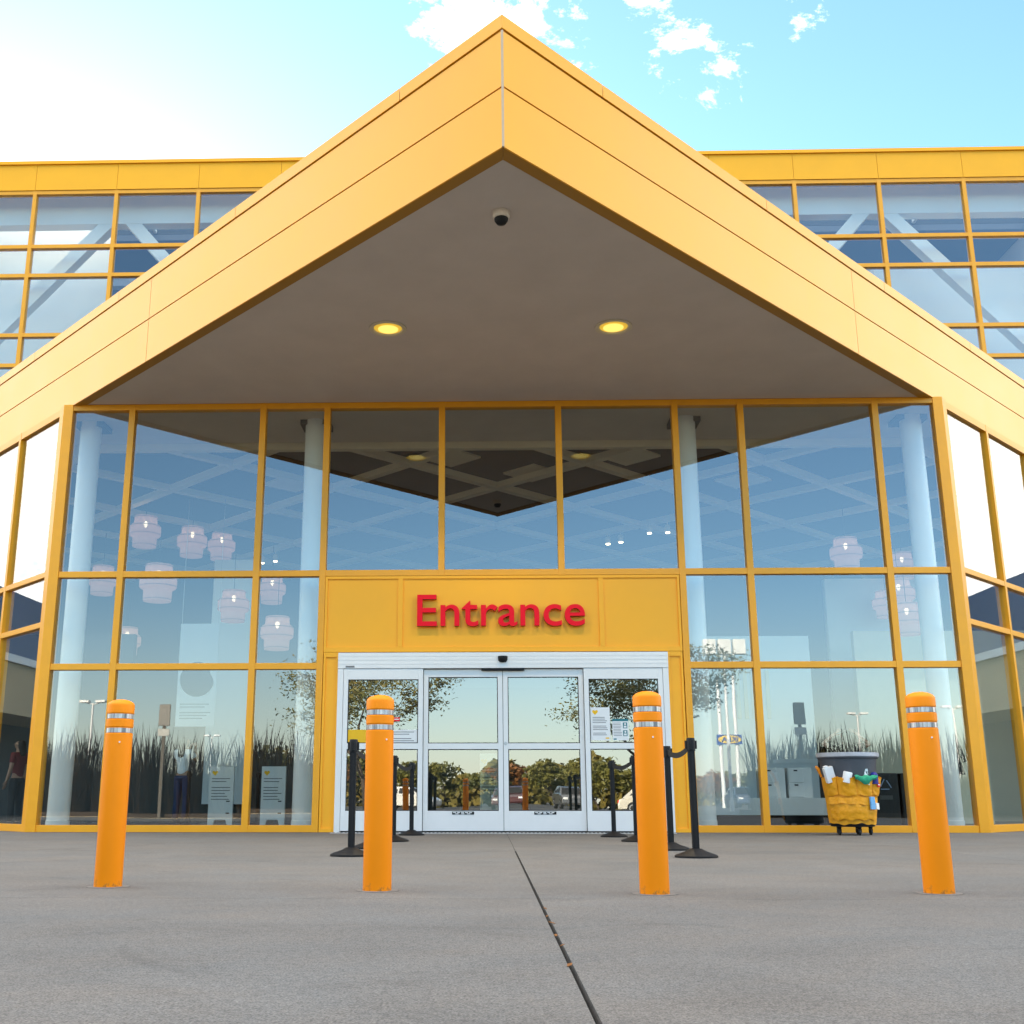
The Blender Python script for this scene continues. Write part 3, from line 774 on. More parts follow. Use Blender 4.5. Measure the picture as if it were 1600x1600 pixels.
# ------------------------------------------------------------------ cleaning cart
cart = empty('cleaning_cart', 'grey wheeled waste bin wearing a yellow caddy bag, outside the right windows', 'cleaning cart', (4.97, -1.25, 0), R(-4))
m = MB(); m.lathe([(.30, .16), (.305, .20), (.335, .50), (.375, .86), (.395, 1.05), (.415, 1.055), (.425, 1.09), (.425, 1.125), (.41, 1.135), (.395, 1.12), (.375, 1.0), (.29, .25), (0, .24)], 44); m.build('bin', M['darkgrey'], cart, smooth=True)
m = MB(); m.lathe([(.395, 1.09), (.418, 1.137), (.431, 1.135), (.433, 1.085), (.425, 1.075)], 60, wob=.006); m.build('bin_liner', M['liner'], cart, smooth=True)
m = MB(); m.lathe([(.27, .115), (.30, .12), (.31, .158), (.30, .158), (0, .158)], 36); dl = m.build('dolly', M['blackp'], cart, smooth=True)
for i in range(5):
    a_ = R(-90 + 72 * i + 8); x, y = .235 * math.cos(a_), .235 * math.sin(a_)
    m = MB(); m.lathe([(.018, .085), (.03, .1), (.03, .118)], 12, (x, y, 0)); m.box(x - .024, x - .018, y - .02, y + .02, .03, .09); m.box(x + .018, x + .024, y - .02, y + .02, .03, .09)
    cs = m.build('caster', M['blackp'], dl, smooth=True)
    m = MB(); m.lathe([(.0, -.015), (.034, -.015), (.042, -.008), (.042, .008), (.034, .015), (0, .015)], 20, (x, y, .0425), 'x'); m.build('wheel', M['gap'], cs, smooth=True)


def wrap(z, off, th):
    """radius of the bin wall at height z plus an offset, at angle th"""
    r0 = .305 + (.385 - .305) * (z - .2) / .75
    return ((r0 + off) * math.cos(th), (r0 + off) * math.sin(th), z)


def sheet(th0, th1, zlo, zhi, off, nt_=28, nz=10, thick=.006, fz=None, name='bag', par=None, mt=None):
    m = MB(); V = []
    for side in (0, 1):
        for j in range(nz + 1):
            for i in range(nt_ + 1):
                u = i / nt_; v = j / nz; th = R(th0 + (th1 - th0) * u)
                lo = zlo(u) if callable(zlo) else zlo; hi = zhi(u) if callable(zhi) else zhi
                z = lo + (hi - lo) * v; o2 = off(u, v) if callable(off) else off
                V.append(wrap(z, o2 - side * thick, th))
    n1_ = (nt_ + 1) * (nz + 1); F = []
    I = lambda s_, j, i: s_ * n1_ + j * (nt_ + 1) + i
    for s_ in (0, 1):
        for j in range(nz):
            for i in range(nt_): F.append((I(s_, j, i), I(s_, j, i + 1), I(s_, j + 1, i + 1), I(s_, j + 1, i)))
    for i in range(nt_): F += [(I(0, 0, i), I(0, 0, i + 1), I(1, 0, i + 1), I(1, 0, i)), (I(0, nz, i), I(0, nz, i + 1), I(1, nz, i + 1), I(1, nz, i))]
    for j in range(nz): F += [(I(0, j, 0), I(0, j + 1, 0), I(1, j + 1, 0), I(1, j, 0)), (I(0, j, nt_), I(0, j + 1, nt_), I(1, j + 1, nt_), I(1, j, nt_))]
    m.add(V, F); return m.build(name, mt or M['caddy'], par, smooth=True)


# bag body across the front of the bin, then a row of four bulging pockets and a wide gathered pocket below
rnd = lambda a_, f_: .006 * math.sin(a_ * f_ + 1.3)
bag = sheet(-178, -2, lambda u: .155 + .010 * math.sin(u * 15) + .007 * math.sin(u * 37) + (.02 if u > .9 else 0), lambda u: .79 + .01 * math.sin(u * 9), lambda u, v: .022 + .006 * math.sin(u * 40) * (1 - v) + .004 * math.sin(u * 17 + v * 9), 60, 14, name='caddy_bag', par=cart)
for i in range(4):
    a0 = -166 + i * 39; a1 = a0 + 37
    sheet(a0, a1, lambda u: .545 + .01 * math.cos(u * 6), lambda u, i=i: .80 - .035 * math.sin(u * math.pi) + .008 * (i % 2), lambda u, v: .030 + .050 * math.sin(u * math.pi) ** .7 * (.35 + .65 * v) + .004 * math.sin(v * 14 + u * 8), 14, 8, name='pocket', par=bag)
sheet(-158, -34, lambda u: .215 + .012 * math.sin(u * 26), lambda u: .475 + .018 * math.sin(u * 15), lambda u, v: .036 + .030 * math.sin(u * math.pi) * (1 - abs(v - .45)) + .004 * math.sin(u * 37) + .002 * math.sin(v * 20), 70, 10, name='pocket', par=bag)
sheet(-155, -40, lambda u: .42 + .006 * math.sin(u * 23 + 1) + .012 * math.sin(u * 5), lambda u: .515 + .004 * math.sin(u * 13), lambda u, v: .055 + .009 * math.sin(u * 31) + .012 * (1 - v), 60, 5, name='flap', par=bag)
sheet(-42, -31, .66, .715, .072, 4, 3, .003, name='bag_label', par=bag, mt=M['red'])
sheet(-41, -32, .683, .697, .075, 4, 2, .002, name='bag_label_bar', par=bag, mt=M['paper'])
cM = cart.matrix_world


def on_cart(th, z, off=.05):
    p = Vector(wrap(z, off, R(th))); p.rotate(cart.rotation_euler); return p + Vector(cart.location)


def item(name, label, cat, th, z, mb, mt, off=.05, rot=(0, 0, 0), smooth=True):
    o = mb.build(name, mt, smooth=smooth, loc=on_cart(th, z, off)); o.rotation_euler = rot; return tag(o, label, cat)


m = MB(); m.box(-.065, .065, -.035, .035, 0, .21); m.box(-.05, .0, -.03, .03, .21, .235); item('paper_pack', 'tilted white carton sticking out of the leftmost caddy pocket', 'paper pack', -140, .73, m, M['paper'], .035, (R(8), R(-17), R(8)), False)
m = MB(); m.lathe([(.0, 0), (.06, 0), (.062, .14), (.055, .15), (0, .15)], 24); item('paper_roll', 'white paper roll in the second caddy pocket', 'paper roll', -109, .72, m, M['paper'], .03, (R(6), R(12), 0))
m = MB(); m.lathe([(0, 0), (.04, 0), (.042, .12), (.018, .16), (.014, .19), (0, .19)], 16); m.box(-.045, .015, -.012, .012, .19, .225); m.box(-.04, -.03, -.008, .008, .15, .19)
item('spray_bottle', 'white trigger spray bottle behind the green cloth in the third caddy pocket', 'spray bottle', -66, .68, m, mat('milky bottle', (.62, .70, .72), .3), .035, (R(5), R(6), R(160)))
m = MB(); m.lathe([(0, 0), (.055, 0), (.058, .13), (.03, .16), (0, .165)], 18); item('blue_bottle', 'dark blue bottle in the rightmost caddy pocket', 'bottle', -44, .70, m, mat('dark blue plastic', (.01, .015, .22), .35), .03)
cl_ = MB(); n_ = 12; vs = []
for s_ in (0, 1):
    for j in range(6):
        for i in range(n_ + 1):
            u = i / n_; v = j / 5; th = R(-93 + 43 * u); zz_ = .815 - v * (.05 + .075 * math.sin(u * math.pi * 1.1) ** 2) + .012 * math.sin(u * 14) * (1 - v)
            vs.append(wrap(zz_, .085 + .012 * math.sin(u * 20 + v * 3) + .02 * math.sin(v * 3) - s_ * .008 - (.05 if j == 0 else 0), th))
k1 = 6 * (n_ + 1); fs = []
for s_ in (0, 1):
    for j in range(5):
        for i in range(n_): a_ = s_ * k1 + j * (n_ + 1) + i; fs.append((a_, a_ + 1, a_ + n_ + 2, a_ + n_ + 1))
for i in range(n_): fs += [(i, i + 1, k1 + i + 1, k1 + i), (5 * (n_ + 1) + i, 5 * (n_ + 1) + i + 1, k1 + 5 * (n_ + 1) + i + 1, k1 + 5 * (n_ + 1) + i)]
cl_.add(vs, fs); o = cl_.build('cleaning_cloth', mat('green microfibre', (.03, .34, .19), .9, 0, .2, 20, bump=.3, bscale=60), smooth=True, loc=cart.location); o.rotation_euler = cart.rotation_euler
tag(o, 'green cleaning cloth draped over the third caddy pocket', 'cloth')
m = MB(); m.box(-.04, .04, -.012, .012, 0, .17); m.box(-.034, .034, -.0135, -.012, .07, .1); item('blue_pouch', 'light blue packet tucked in the lower caddy pocket', 'packet', -60, .355, m, mat('light blue packet', (.12, .36, .66), .4), .098, (R(-4), R(2), R(28)), False)
m = MB(); m.box(-.035, .035, -.01, .01, 0, .085); item('white_packet', 'small white packet beside the light blue packet in the lower caddy pocket', 'packet', -46, .355, m, M['paper'], .090, (R(-4), R(4), R(42)), False)
m = MB(); m.tube([(0, 0, 0), (-.02, 0, .05), (-.045, -.01, .11), (-.075, -.01, .15)], [.016, .018, .026, .018], 10); item('brush_handle', 'orange brush handle sticking out at the left edge of the caddy bag', 'brush', -168, .80, m, mat('orange handle', (.9, .28, .01), .45), .04)


# ------------------------------------------------------------------ things inside the hall
shade = bpy.data.materials.new('lamp shade fabric'); shade.use_nodes = True
t = shade.node_tree; t.nodes.clear(); o = t.nodes.new('ShaderNodeOutputMaterial'); b1 = t.nodes.new('ShaderNodeBsdfDiffuse'); b2 = t.nodes.new('ShaderNodeBsdfTransparent'); b3 = t.nodes.new('ShaderNodeBsdfTranslucent')
em = t.nodes.new('ShaderNodeEmission'); em.inputs[0].default_value = (1, .60, .50, 1); em.inputs[1].default_value = .035
b1.inputs[0].default_value = (.50, .36, .34, 1); b3.inputs[0].default_value = (.60, .40, .35, 1)
m1 = t.nodes.new('ShaderNodeMixShader'); m2 = t.nodes.new('ShaderNodeMixShader'); m1.inputs[0].default_value = .45; m2.inputs[0].default_value = .30; ad = t.nodes.new('ShaderNodeAddShader')
t.links.new(b1.outputs[0], m1.inputs[1]); t.links.new(b3.outputs[0], m1.inputs[2]); t.links.new(m1.outputs[0], ad.inputs[0]); t.links.new(em.outputs[0], ad.inputs[1])
t.links.new(ad.outputs[0], m2.inputs[1]); t.links.new(b2.outputs[0], m2.inputs[2]); t.links.new(m2.outputs[0], o.inputs[0])
filament = mat('lamp bulb glow', (1, .9, .7), .3, emit=(1, .80, .50), estr=3)
lampdata = [((-10.76, 15.2, 8.49), 'in the left windows, highest of the drum pendants there'), ((-9.67, 16.58, 8.48), 'in the left windows, touching its right neighbour'), ((-9.49, 19.7, 9.04), 'in the left windows, right one of the touching pair'),
            ((-8.71, 10.17, 5.9), 'crossed by the yellow rail, largest one in the left windows'), ((-7.91, 15.2, 6.16), 'beside the mullion in the middle row left of the yellow panel'), ((-12.99, 18.07, 7.54), 'near the far left column, crossed by the rail'),
            ((-12.57, 19.7, 5.74), 'lowest one behind the second mullion on the left'), ((-6.31, 13.94, 5.15), 'lower one right beside the yellow panel on the left'), ((-7.66, 19.7, 7.51), 'upper one right beside the yellow panel on the left'),
            ((10.56, 15.2, 7.67), 'in the right windows, the highest one there'), ((14.56, 21.49, 8.59), 'by the far right column, upper one crossed by the rail'), ((12.19, 15.2, 5.68), 'by the far right column, lowest one with its bulb in view'),
            ((13.86, 21.49, 7.21), 'in the right cluster, behind the mullion'), ((12.53, 16.58, 6.66), 'in the middle of the right cluster')]
proto = None; kf = .74
for (p, lb) in lampdata:
    loc = (-.168 + (p[0] + .168) * kf, -17.78 + (p[1] + 17.78) * kf, .462 + (p[2] - .462) * kf)
    label = 'drum pendant lamp ' + lb
    if proto is None:
        proto = empty('pendant_lamp', label, 'pendant lamp', loc, 0, 'drum pendant lamps in the hall')
        m = MB(); h = .36
        m.lathe([(.24, h - .02), (.245, h), (.25, h), (.262, h - .15), (.275, h - .175), (.32, h - .20), (.345, h - .235), (.352, h - .30), (.352, 0), (.345, -.07), (.325, -.10), (.285, -.12), (.27, -.14), (.265, -h + .06), (.26, -h + .02), (.255, -h + .06), (.25, -.10), (.335, -.08), (.335, h - .24), (.245, h - .2), (.235, h - .02)], 40)
        m.build('lamp_shade', shade, proto, smooth=True)
        m = MB()
        for (r_s, z_s) in ((.258, h - .03), (.345, h - .235), (.347, -.06), (.262, -h + .05)): m.lathe([(r_s + .004, z_s - .008), (r_s + .009, z_s), (r_s + .004, z_s + .008), (r_s - .002, z_s), (r_s + .004, z_s - .008)], 40)
        m.build('shade_ring', mat('shade seam', (.30, .20, .19), .8), proto, smooth=True)
        m = MB(); m.lathe([(0, -.01), (.02, .0), (.035, .04), (.045, .09), (.03, .13), (0, .14)], 14, (0, 0, .12)); m.build('bulb', filament, proto, smooth=True)
        m = MB(); m.tube([(0, 0, .26), (0, 0, 1.2)], .006, 6); m.build('cord', M['gap'], proto)
    else: dup(proto, loc, random.uniform(0, 6), label)
for i, (x, y, lb) in enumerate(((-6.34, 11.6, 'left one of the bright pair of ceiling spots by the left column'), (-5.94, 11.38, 'right one of the bright pair of ceiling spots by the left column'), (2.81, 9.54, 'first of four ceiling spots above the sign, from the left'), (3.11, 9.34, 'second of four ceiling spots above the sign, from the left'), (3.69, 8.4, 'third of four ceiling spots above the sign, from the left'), (4.12, 8.35, 'last of four ceiling spots above the sign, by the mullion'))):
    r_ = empty('ceiling_spot', lb, 'spotlight', (x, y, 6.72), 0, 'spotlights in the hall ceiling')
    m = MB(); m.lathe([(.06, .02), (.07, .16), (.05, .2), (0, .2)], 16); m.tube([(0, 0, .2), (0, 0, .36)], .012, 6); m.build('spot_housing', M['beam'], r_, smooth=True)
    m = MB(); m.lathe([(0, -.004), (.05, 0), (.05, .02), (0, .02)], 16); m.build('spot_lens', filament, r_)


def board(x, y, z0, wd, ht, label, rz=0):
    o_ = empty('floor_sign', label, 'floor sign', (x, y, z0), rz)
    pts = [(-wd / 2, 0), (-wd / 2, ht), (wd / 2, ht), (wd / 2, 0), (wd / 2 - .10, 0), (wd / 2 - .13, .11), (-wd / 2 + .13, .11), (-wd / 2 + .10, 0)]
    MB().prism_y(pts, -.03, .03).build('sign_body', M['white'], o_, bevel=.008)
    heart(o_, -wd * .28, ht * .89, .055, -.0315); lines(o_, -wd * .40, wd * .36, ht * .80, 8, .055, -.0315, .016, gaps=(2,))
    m = MB(); m.box(wd * .22, wd * .36, -.034, -.031, ht * .40, ht * .42); m.box(wd * .22, wd * .36, -.034, -.031, ht * .20, ht * .22); m.build('grip_slot', M['gap'], o_)
    return o_


board(-5.33, 4.0, .013, .47, 1.10, 'white floor sign with a yellow heart, right of the person in white', R(3))
board(-4.33, 4.0, .013, .47, 1.10, 'white floor sign by the column left of the doors', R(-2))
board(-.19, 3.0, .013, .36, 1.30, 'tall pale floor sign seen through the left sliding door', 0)
bn = empty('hanging_banner', 'pale hanging banner with a large grey globe and print in the left windows', 'banner', (-6.45, 6.0, 2.0))
MB().box(-.42, .42, -.01, .01, 0, 2.2).build('banner_sheet', M['white'], bn)
m = MB(); pts = []
for i in range(40):
    a_ = 2 * math.pi * i / 40; r_ = .37 * (1 - .18 * max(0, math.cos(a_ - .35)) ** 12); pts.append((r_ * math.cos(a_), 1.0 + r_ * math.sin(a_)))
m.prism_y(pts, -.016, -.011); m.build('globe_print', M['offwhite'], bn)
lines(bn, -.34, .34, .48, 6, .06, -.013, .018, gaps=(2,))
m = MB(); m.tube([(-.4, 0, 2.2), (-.4, 0, 5.0)], .006, 5); m.tube([(.4, 0, 2.2), (.4, 0, 5.0)], .006, 5); m.build('wire', M['steel'], bn)

pf = tag(MB().box(3.75, 6.0, 3.0, 4.6, .22, .52).build('display_platform', M['white'], bevel=.006), 'long low pale display platform behind the right windows', 'platform')
MB().box(3.85, 5.9, 3.3, 4.5, .013, .22).build('platform_plinth', M['gap'], pf)
for x, lb in ((5.03, 'left one of the two white drawer chests on the display platform'), (5.52, 'right one of the two white drawer chests on the display platform')):
    r_ = empty('drawer_chest', lb, 'chest', (x, 3.6, .521), 0, 'white drawer chests')
    MB().box(-.22, .22, -.2, .2, 0, .54).build('carcass', M['white'], r_, bevel=.004)
    for z in (.02, .28):
        dw = MB().box(-.205, .06, -.215, -.2005, z, z + .245).build('drawer_front', M['white'], r_, bevel=.004)
        MB().box(-.11, -.04, -.2175, -.2155, z + .2, z + .225).build('finger_slot', M['gap'], dw)
for x, lb in ((6.72, 'left one of the two black recycling bins behind the right windows'), (7.22, 'right one of the two black recycling bins, by the far right column')):
    r_ = empty('recycling_bin', lb, 'bin', (x, 2.6, .013), 0, 'black recycling bins')
    MB().box(-.23, .23, -.22, .22, 0, .93).build('bin_body', M['gap'], r_, bevel=.02)
    m = MB()
    for i in range(3):
        a0, a1 = R(90 + 120 * i), R(210 + 120 * i); p0 = Vector((.13 * math.cos(a0), .13 * math.sin(a0))); p1 = Vector((.13 * math.cos(a1), .13 * math.sin(a1))); d = (p1 - p0).normalized(); q0 = p0 + d * .03; q1 = p1 - d * .05
        m.tube([(q0.x, -.2225, .72 + q0.y), (q1.x, -.2225, .72 + q1.y)], .009, 6)
    m.build('recycling_mark', mat('pale blue print', (.25, .33, .5), .6), r_)
    MB().box(-.11, .11, -.2225, -.2205, .48, .55).build('bin_label', M['offwhite'], r_)
pg = empty('restroom_pictogram', 'dark standing woman figure on the pale wall, right edge of the photo', 'pictogram', (9.35, 6.1, .55))
m = MB(); m.lathe([(0, 0), (.14, 0), (.14, .012), (0, .012)], 24, (0, -.012, 1.62), 'y')
m.prism_y([(-.14, 1.42), (.14, 1.42), (.36, .72), (.28, .69), (.15, 1.08), (.30, .45), (.14, .45), (.14, 0), (.02, 0), (.02, .45), (-.02, .45), (-.02, 0), (-.14, 0), (-.14, .45), (-.30, .45), (-.15, 1.08), (-.28, .69), (-.36, .72)], -.012, 0); m.build('figure', M['gap'], pg)
MB().box(-.8, .8, .003, .10, -.53, 2.4).build('backing_wall', M['beam'], pg)
for (x, y, lb) in ((-5.75, 3.2, 'black belt post inside the hall by the person in white'), (-4.75, 4.6, 'black belt post inside the hall between the two floor signs'), (-.68, 2.5, 'black belt post inside, seen through the left sliding door'), (.5, 2.5, 'black belt post inside, seen through the right sliding door'), (1.62, 2.2, 'black belt post inside, behind the right side light')):
    o_ = queue_post((x, y, .013), lb); o_['group'] = 'black belt posts inside the hall'


# ------------------------------------------------------------------ people
def skin_obj(name, verts, edges, mt, parent=None, levels=2, root=0):
    me = bpy.data.meshes.new(name); me.from_pydata([v[:3] for v in verts], edges, [])
    o = bpy.data.objects.new(name, me); C.objects.link(o)
    md = o.modifiers.new('skin', 'SKIN'); md.use_smooth_shade = True
    sk = me.skin_vertices[0].data
    for i, v in enumerate(verts):
        r_ = v[3]; sk[i].radius = (r_, v[4] if len(v) > 4 else r_); sk[i].use_root = (i == root)
    ss = o.modifiers.new('sub', 'SUBSURF'); ss.levels = ss.render_levels = levels
    dg = bpy.context.evaluated_depsgraph_get(); me2 = bpy.data.meshes.new_from_object(o.evaluated_get(dg))
    bpy.data.objects.remove(o); me2.name = name
    me2.materials.clear(); me2.materials.append(mt)
    o2 = bpy.data.objects.new(name, me2); C.objects.link(o2)
    if parent: o2.parent = parent
    return o2


def person(loc, rz, label, pose, shirt_col, trouser_mat, hair_len, h=1.68, shirt_cat=None):
    """standing adult facing +Y before turning; pose: 'photo' hands raised to the face, 'hair' hands on the head, 'down' arms hanging"""
    r_ = empty('person', label, 'person', loc, rz); k_ = h / 1.68; r_.scale = (k_, k_, k_)
    V = [(0, 0, .93, .115, .095), (0, .0, 1.05, .105, .085), (0, -.01, 1.22, .125, .095), (0, -.01, 1.36, .13, .085), (0, 0, 1.44, .058), (0, .015, 1.50, .055), (0, .03, 1.545, .085, .078), (0, .02, 1.605, .092, .084), (0, .01, 1.655, .055)]
    E = [(i, i + 1) for i in range(8)]
    sh = {}
    for s in (-1, 1):
        n = len(V); V += [(s * .09, 0, .88, .088), (s * .10, .005, .68, .075), (s * .105, .01, .48, .055), (s * .108, -.012, .30, .052), (s * .11, -.01, .09, .036), (s * .112, .03, .045, .038), (s * .12, .13, .03, .034)]
        E += [(0, n)] + [(n + i, n + i + 1) for i in range(6)]
        S0 = Vector((s * .165, -.01, 1.375))
        if pose == 'photo': el_, wr = Vector((s * .235, .12, 1.20)), Vector((s * .085, .26, 1.46))
        elif pose == 'hair': el_, wr = Vector((s * .42, .03, 1.43)), Vector((s * .20, .02, 1.60))
        else: el_, wr = Vector((s * .225, -.02, 1.10)), Vector((s * .235, .05, .86))
        n = len(V); md_ = (S0 + el_) / 2
        d = (wr - el_).normalized()
        side = d.cross(Vector((0, 1, 0)) if abs(d.y) < .8 else Vector((1, 0, 0))).normalized()
        pa = wr + d * .07
        V += [(*S0, .058), (*md_, .046), (*el_, .038), (*((el_ + wr) / 2), .036), (*wr, .026), (*pa, .030, .018)]
        E += [(3, n)] + [(n + i, n + i + 1) for i in range(5)]
        pi = n + 5
        curl = Vector((0, .015, -.008))
        for fi, ln_ in ((-1.5, .062), (-.5, .075), (.5, .07), (1.5, .055)):
            a0 = pa + side * fi * .017 + d * .022; m_ = len(V)
            V += [(*a0, .0085), (*(a0 + d * ln_ * .55 + curl * .4), .008), (*(a0 + d * ln_ + curl * 1.4), .0065)]
            E += [(pi, m_), (m_, m_ + 1), (m_ + 1, m_ + 2)]
        m_ = len(V); tb_ = wr + d * .025 - side * .028
        V += [(*tb_, .011), (*(tb_ + d * .03 - side * .02), .0095), (*(tb_ + d * .06 - side * .025), .008)]
        E += [(n + 4, m_), (m_, m_ + 1), (m_ + 1, m_ + 2)]
        sh[s] = (S0, md_, el_)
    # nose and ears as small branches of the same surface
    m_ = len(V); V += [(0, .125, 1.565, .014), (.088, .015, 1.575, .016), (-.088, .015, 1.575, .016)]; E += [(6, m_), (7, m_ + 1), (7, m_ + 2)]
    skin_obj('body', V, E, M['skin'], r_, 2)
    sm_ = mat('shirt cloth', shirt_col, .9, 0, .1, 6)
    T = [(0, 0, .90, .135, .108), (0, 0, 1.04, .122, .10), (0, -.01, 1.22, .142, .112), (0, -.01, 1.355, .148, .10), (0, 0, 1.42, .072)]
    TE = [(0, 1), (1, 2), (2, 3), (3, 4)]
    for s in (-1, 1):
        n = len(T); S0, md_, el_ = sh[s]; T += [(*S0, .07), (*md_, .062), (*(md_ + (el_ - md_) * .25), .060)]; TE += [(3, n), (n, n + 1), (n + 1, n + 2)]
    skin_obj('shirt', T, TE, sm_, r_, 2)
    T = [(0, 0, .95, .128, .106)]; TE = []
    for s in (-1, 1):
        n = len(T); T += [(s * .092, 0, .86, .102), (s * .10, .005, .66, .088), (s * .105, .01, .46, .072), (s * .11, -.012, .26, .068), (s * .112, -.01, .07, .066)]; TE += [(0, n)] + [(n + i, n + i + 1) for i in range(4)]
        f = MB(); f.prism([(s * .112 - .045, -.06), (s * .112 + .045, -.06), (s * .12 + .05, .10), (s * .12 + .02, .17), (s * .12 - .02, .17), (s * .12 - .05, .10)], .0, .075); f.build('shoe', M['gap'], r_, bevel=.02)
    skin_obj('trousers', T, TE, trouser_mat, r_, 2)
    hv = [(0, -.005, 1.665, .07), (0, -.035, 1.60, .098, .088), (0, -.06, 1.50, .085, .055), (0, -.085, 1.40, .09, .045), (0, -.105, 1.40 - hair_len, .07, .03)]
    skin_obj('hair', hv, [(0, 1), (1, 2), (2, 3), (3, 4)], M['hair'], r_, 2)
    for s in (-1, 1):
        m = MB(); m.lathe([(0, -.012), (.009, -.008), (.012, 0), (.009, .008), (0, .012)], 10, (s * .033, .107, 1.593)); m.build('eye', M['gap'], r_, smooth=True)
    MB().box(-.024, .024, .098, .108, 1.517, 1.523).build('mouth', mat('lips', (.35, .1, .09), .6), r_)
    return r_


person((-6.75, 6.4, .013), R(-20), 'person with long dark hair in a white T-shirt and jeans, in the left windows', 'photo', (.85, .85, .86), M['bluecloth'], .14, 1.80)
person((5.60, .75, .013), R(4), 'person in a dark top with both hands raised to dark hair, behind the cleaning cart', 'hair', (.012, .012, .014), M['gap'], .20, 1.58)
person((-9.35, 4.1, .013), R(70), 'person with dark hair in a red shirt behind the left flank glass', 'down', (.16, .02, .02), M['gap'], .05, 1.62)

# ------------------------------------------------------------------ the parking side, behind the camera (seen mirrored in the glass)
structure(MB().box(-22, -6.3, -23.2, -19.5, -.06, .15).build('planting_bed', M['soil']))
structure(MB().box(8.7, 24, -23.2, -19.5, -.06, .15).build('planting_bed', M['soil']))


def grass_bed(x0, x1, y0, y1, n):
    m = MB()
    tufts = [(random.uniform(x0, x1), random.uniform(y0, y1), random.choice((.72, .82, .92, 1.0, 1.08, 1.16)), random.uniform(.2, .42)) for _ in range(int((x1 - x0) * 22))]
    for i in range(n):
        tx, ty, th, ts_ = random.choice(tufts); tall = random.random() < .22; low = i % 3 == 0
        a_ = random.uniform(0, 6.28); x, y = tx + math.cos(a_) * random.uniform(0, ts_), ty + math.sin(a_) * random.uniform(0, ts_)
        a_ += random.gauss(0, .5); h = th * (random.uniform(2.0, 2.65) if tall else random.uniform(1.2, 2.15)); w_ = random.uniform(.005, .011); ln_ = random.uniform(.1, .75) * th
        if low: h = random.uniform(.7, 1.35); w_ = random.uniform(.02, .04); tall = False
        dx, dy = math.cos(a_), math.sin(a_); px, py = -dy * w_, dx * w_; pts = []
        for j in range(5):
            t_ = j / 4; s_ = ln_ * t_ ** 2.2; q_ = (1 - t_ * .85) if not (tall and j == 3) else 2.1
            pts.append((x + dx * s_ - px * q_, y + dy * s_ - py * q_, .15 + h * t_)); pts.append((x + dx * s_ + px * q_, y + dy * s_ + py * q_, .15 + h * t_))
        m.add(pts, [(2 * j, 2 * j + 1, 2 * j + 3, 2 * j + 2) for j in range(4)])
    o_ = m.build('ornamental_grass', M['grass']); o_['kind'] = 'stuff'; return o_


tag(grass_bed(-21, -6.4, -22.9, -19.7, 15000), 'tall dry ornamental grass mirrored in the left windows', 'grass')
tag(grass_bed(8.9, 23.5, -22.9, -19.7, 15000), 'tall dry ornamental grass mirrored in the right windows', 'grass')


def tree(loc, h, crown_r, label, leafm, n_leaf, trunk_h=2.0, spread=1., leaf=.10, group=None, squash=.55):
    r_ = empty('tree', label, 'tree', loc, 0, group); tk = MB(); tips = []

    def branch(p, d, ln_, rad, lev):
        pts = [p]; rs_ = [rad]
        for i in range(3):
            d = (d + Vector((random.uniform(-.25, .25), random.uniform(-.25, .25), random.uniform(-.05, .2)))).normalized(); p = p + d * ln_ / 3; pts.append(p); rs_.append(rad * (1 - .2 * (i + 1)))
        tk.tube(pts, rs_, 6 if lev < 2 else 4)
        tips.append((p, lev))
        if lev >= 1: tips.append((pts[2], lev))
        if lev < 3:
            for i in range(4 if lev == 0 else 3):
                a_ = random.uniform(0, 6.28) + i * 2.1; el_ = random.uniform(.05, .75) if lev else random.uniform(.3, .9)
                nd = Vector((math.cos(a_) * math.cos(el_), math.sin(a_) * math.cos(el_), math.sin(el_)))
                branch(p if i else pts[2], (nd * .8 + d * .4).normalized(), ln_ * random.uniform(.6, .8), rs_[-1] * .62, lev + 1)
    branch(Vector((0, 0, 0)), Vector((0, 0, 1)), trunk_h, .05 * h / 2.4, 0)
    mz = max(t_[0].z for t_ in tips); mr = max(math.hypot(t_[0].x, t_[0].y) for t_ in tips)
    fz = (h - trunk_h) / (mz - trunk_h) if mz > trunk_h else 1; fr_ = crown_r / mr
    T_ = lambda p: Vector((p[0] * (fr_ if p[2] > trunk_h * .8 else 1), p[1] * (fr_ if p[2] > trunk_h * .8 else 1), p[2] if p[2] < trunk_h else trunk_h + (p[2] - trunk_h) * fz))
    tk.v = [tuple(T_(p)) for p in tk.v]
    tk.build('trunk', M['bark'], r_, smooth=True)
    cr = MB(); tl = [T_(p) for p, lv_ in tips if lv_ >= 2]
    for i in range(n_leaf):
        c_ = random.choice(tl); g = random.gauss
        p = c_ + Vector((g(0, .085 * crown_r), g(0, .085 * crown_r), g(0, .03 * crown_r))); s_ = leaf * random.uniform(.6, 1.4)
        a_ = Vector((g(0, 1), g(0, 1), g(0, .6))).normalized(); b_ = a_.cross(Vector((g(0, 1), g(0, 1), g(0, 1)))).normalized() * .45
        cr.add([p - a_ * s_, p + b_ * s_, p + a_ * s_, p - b_ * s_], [(0, 1, 2, 3)])
    cr.build('crown', leafm, r_)
    return r_


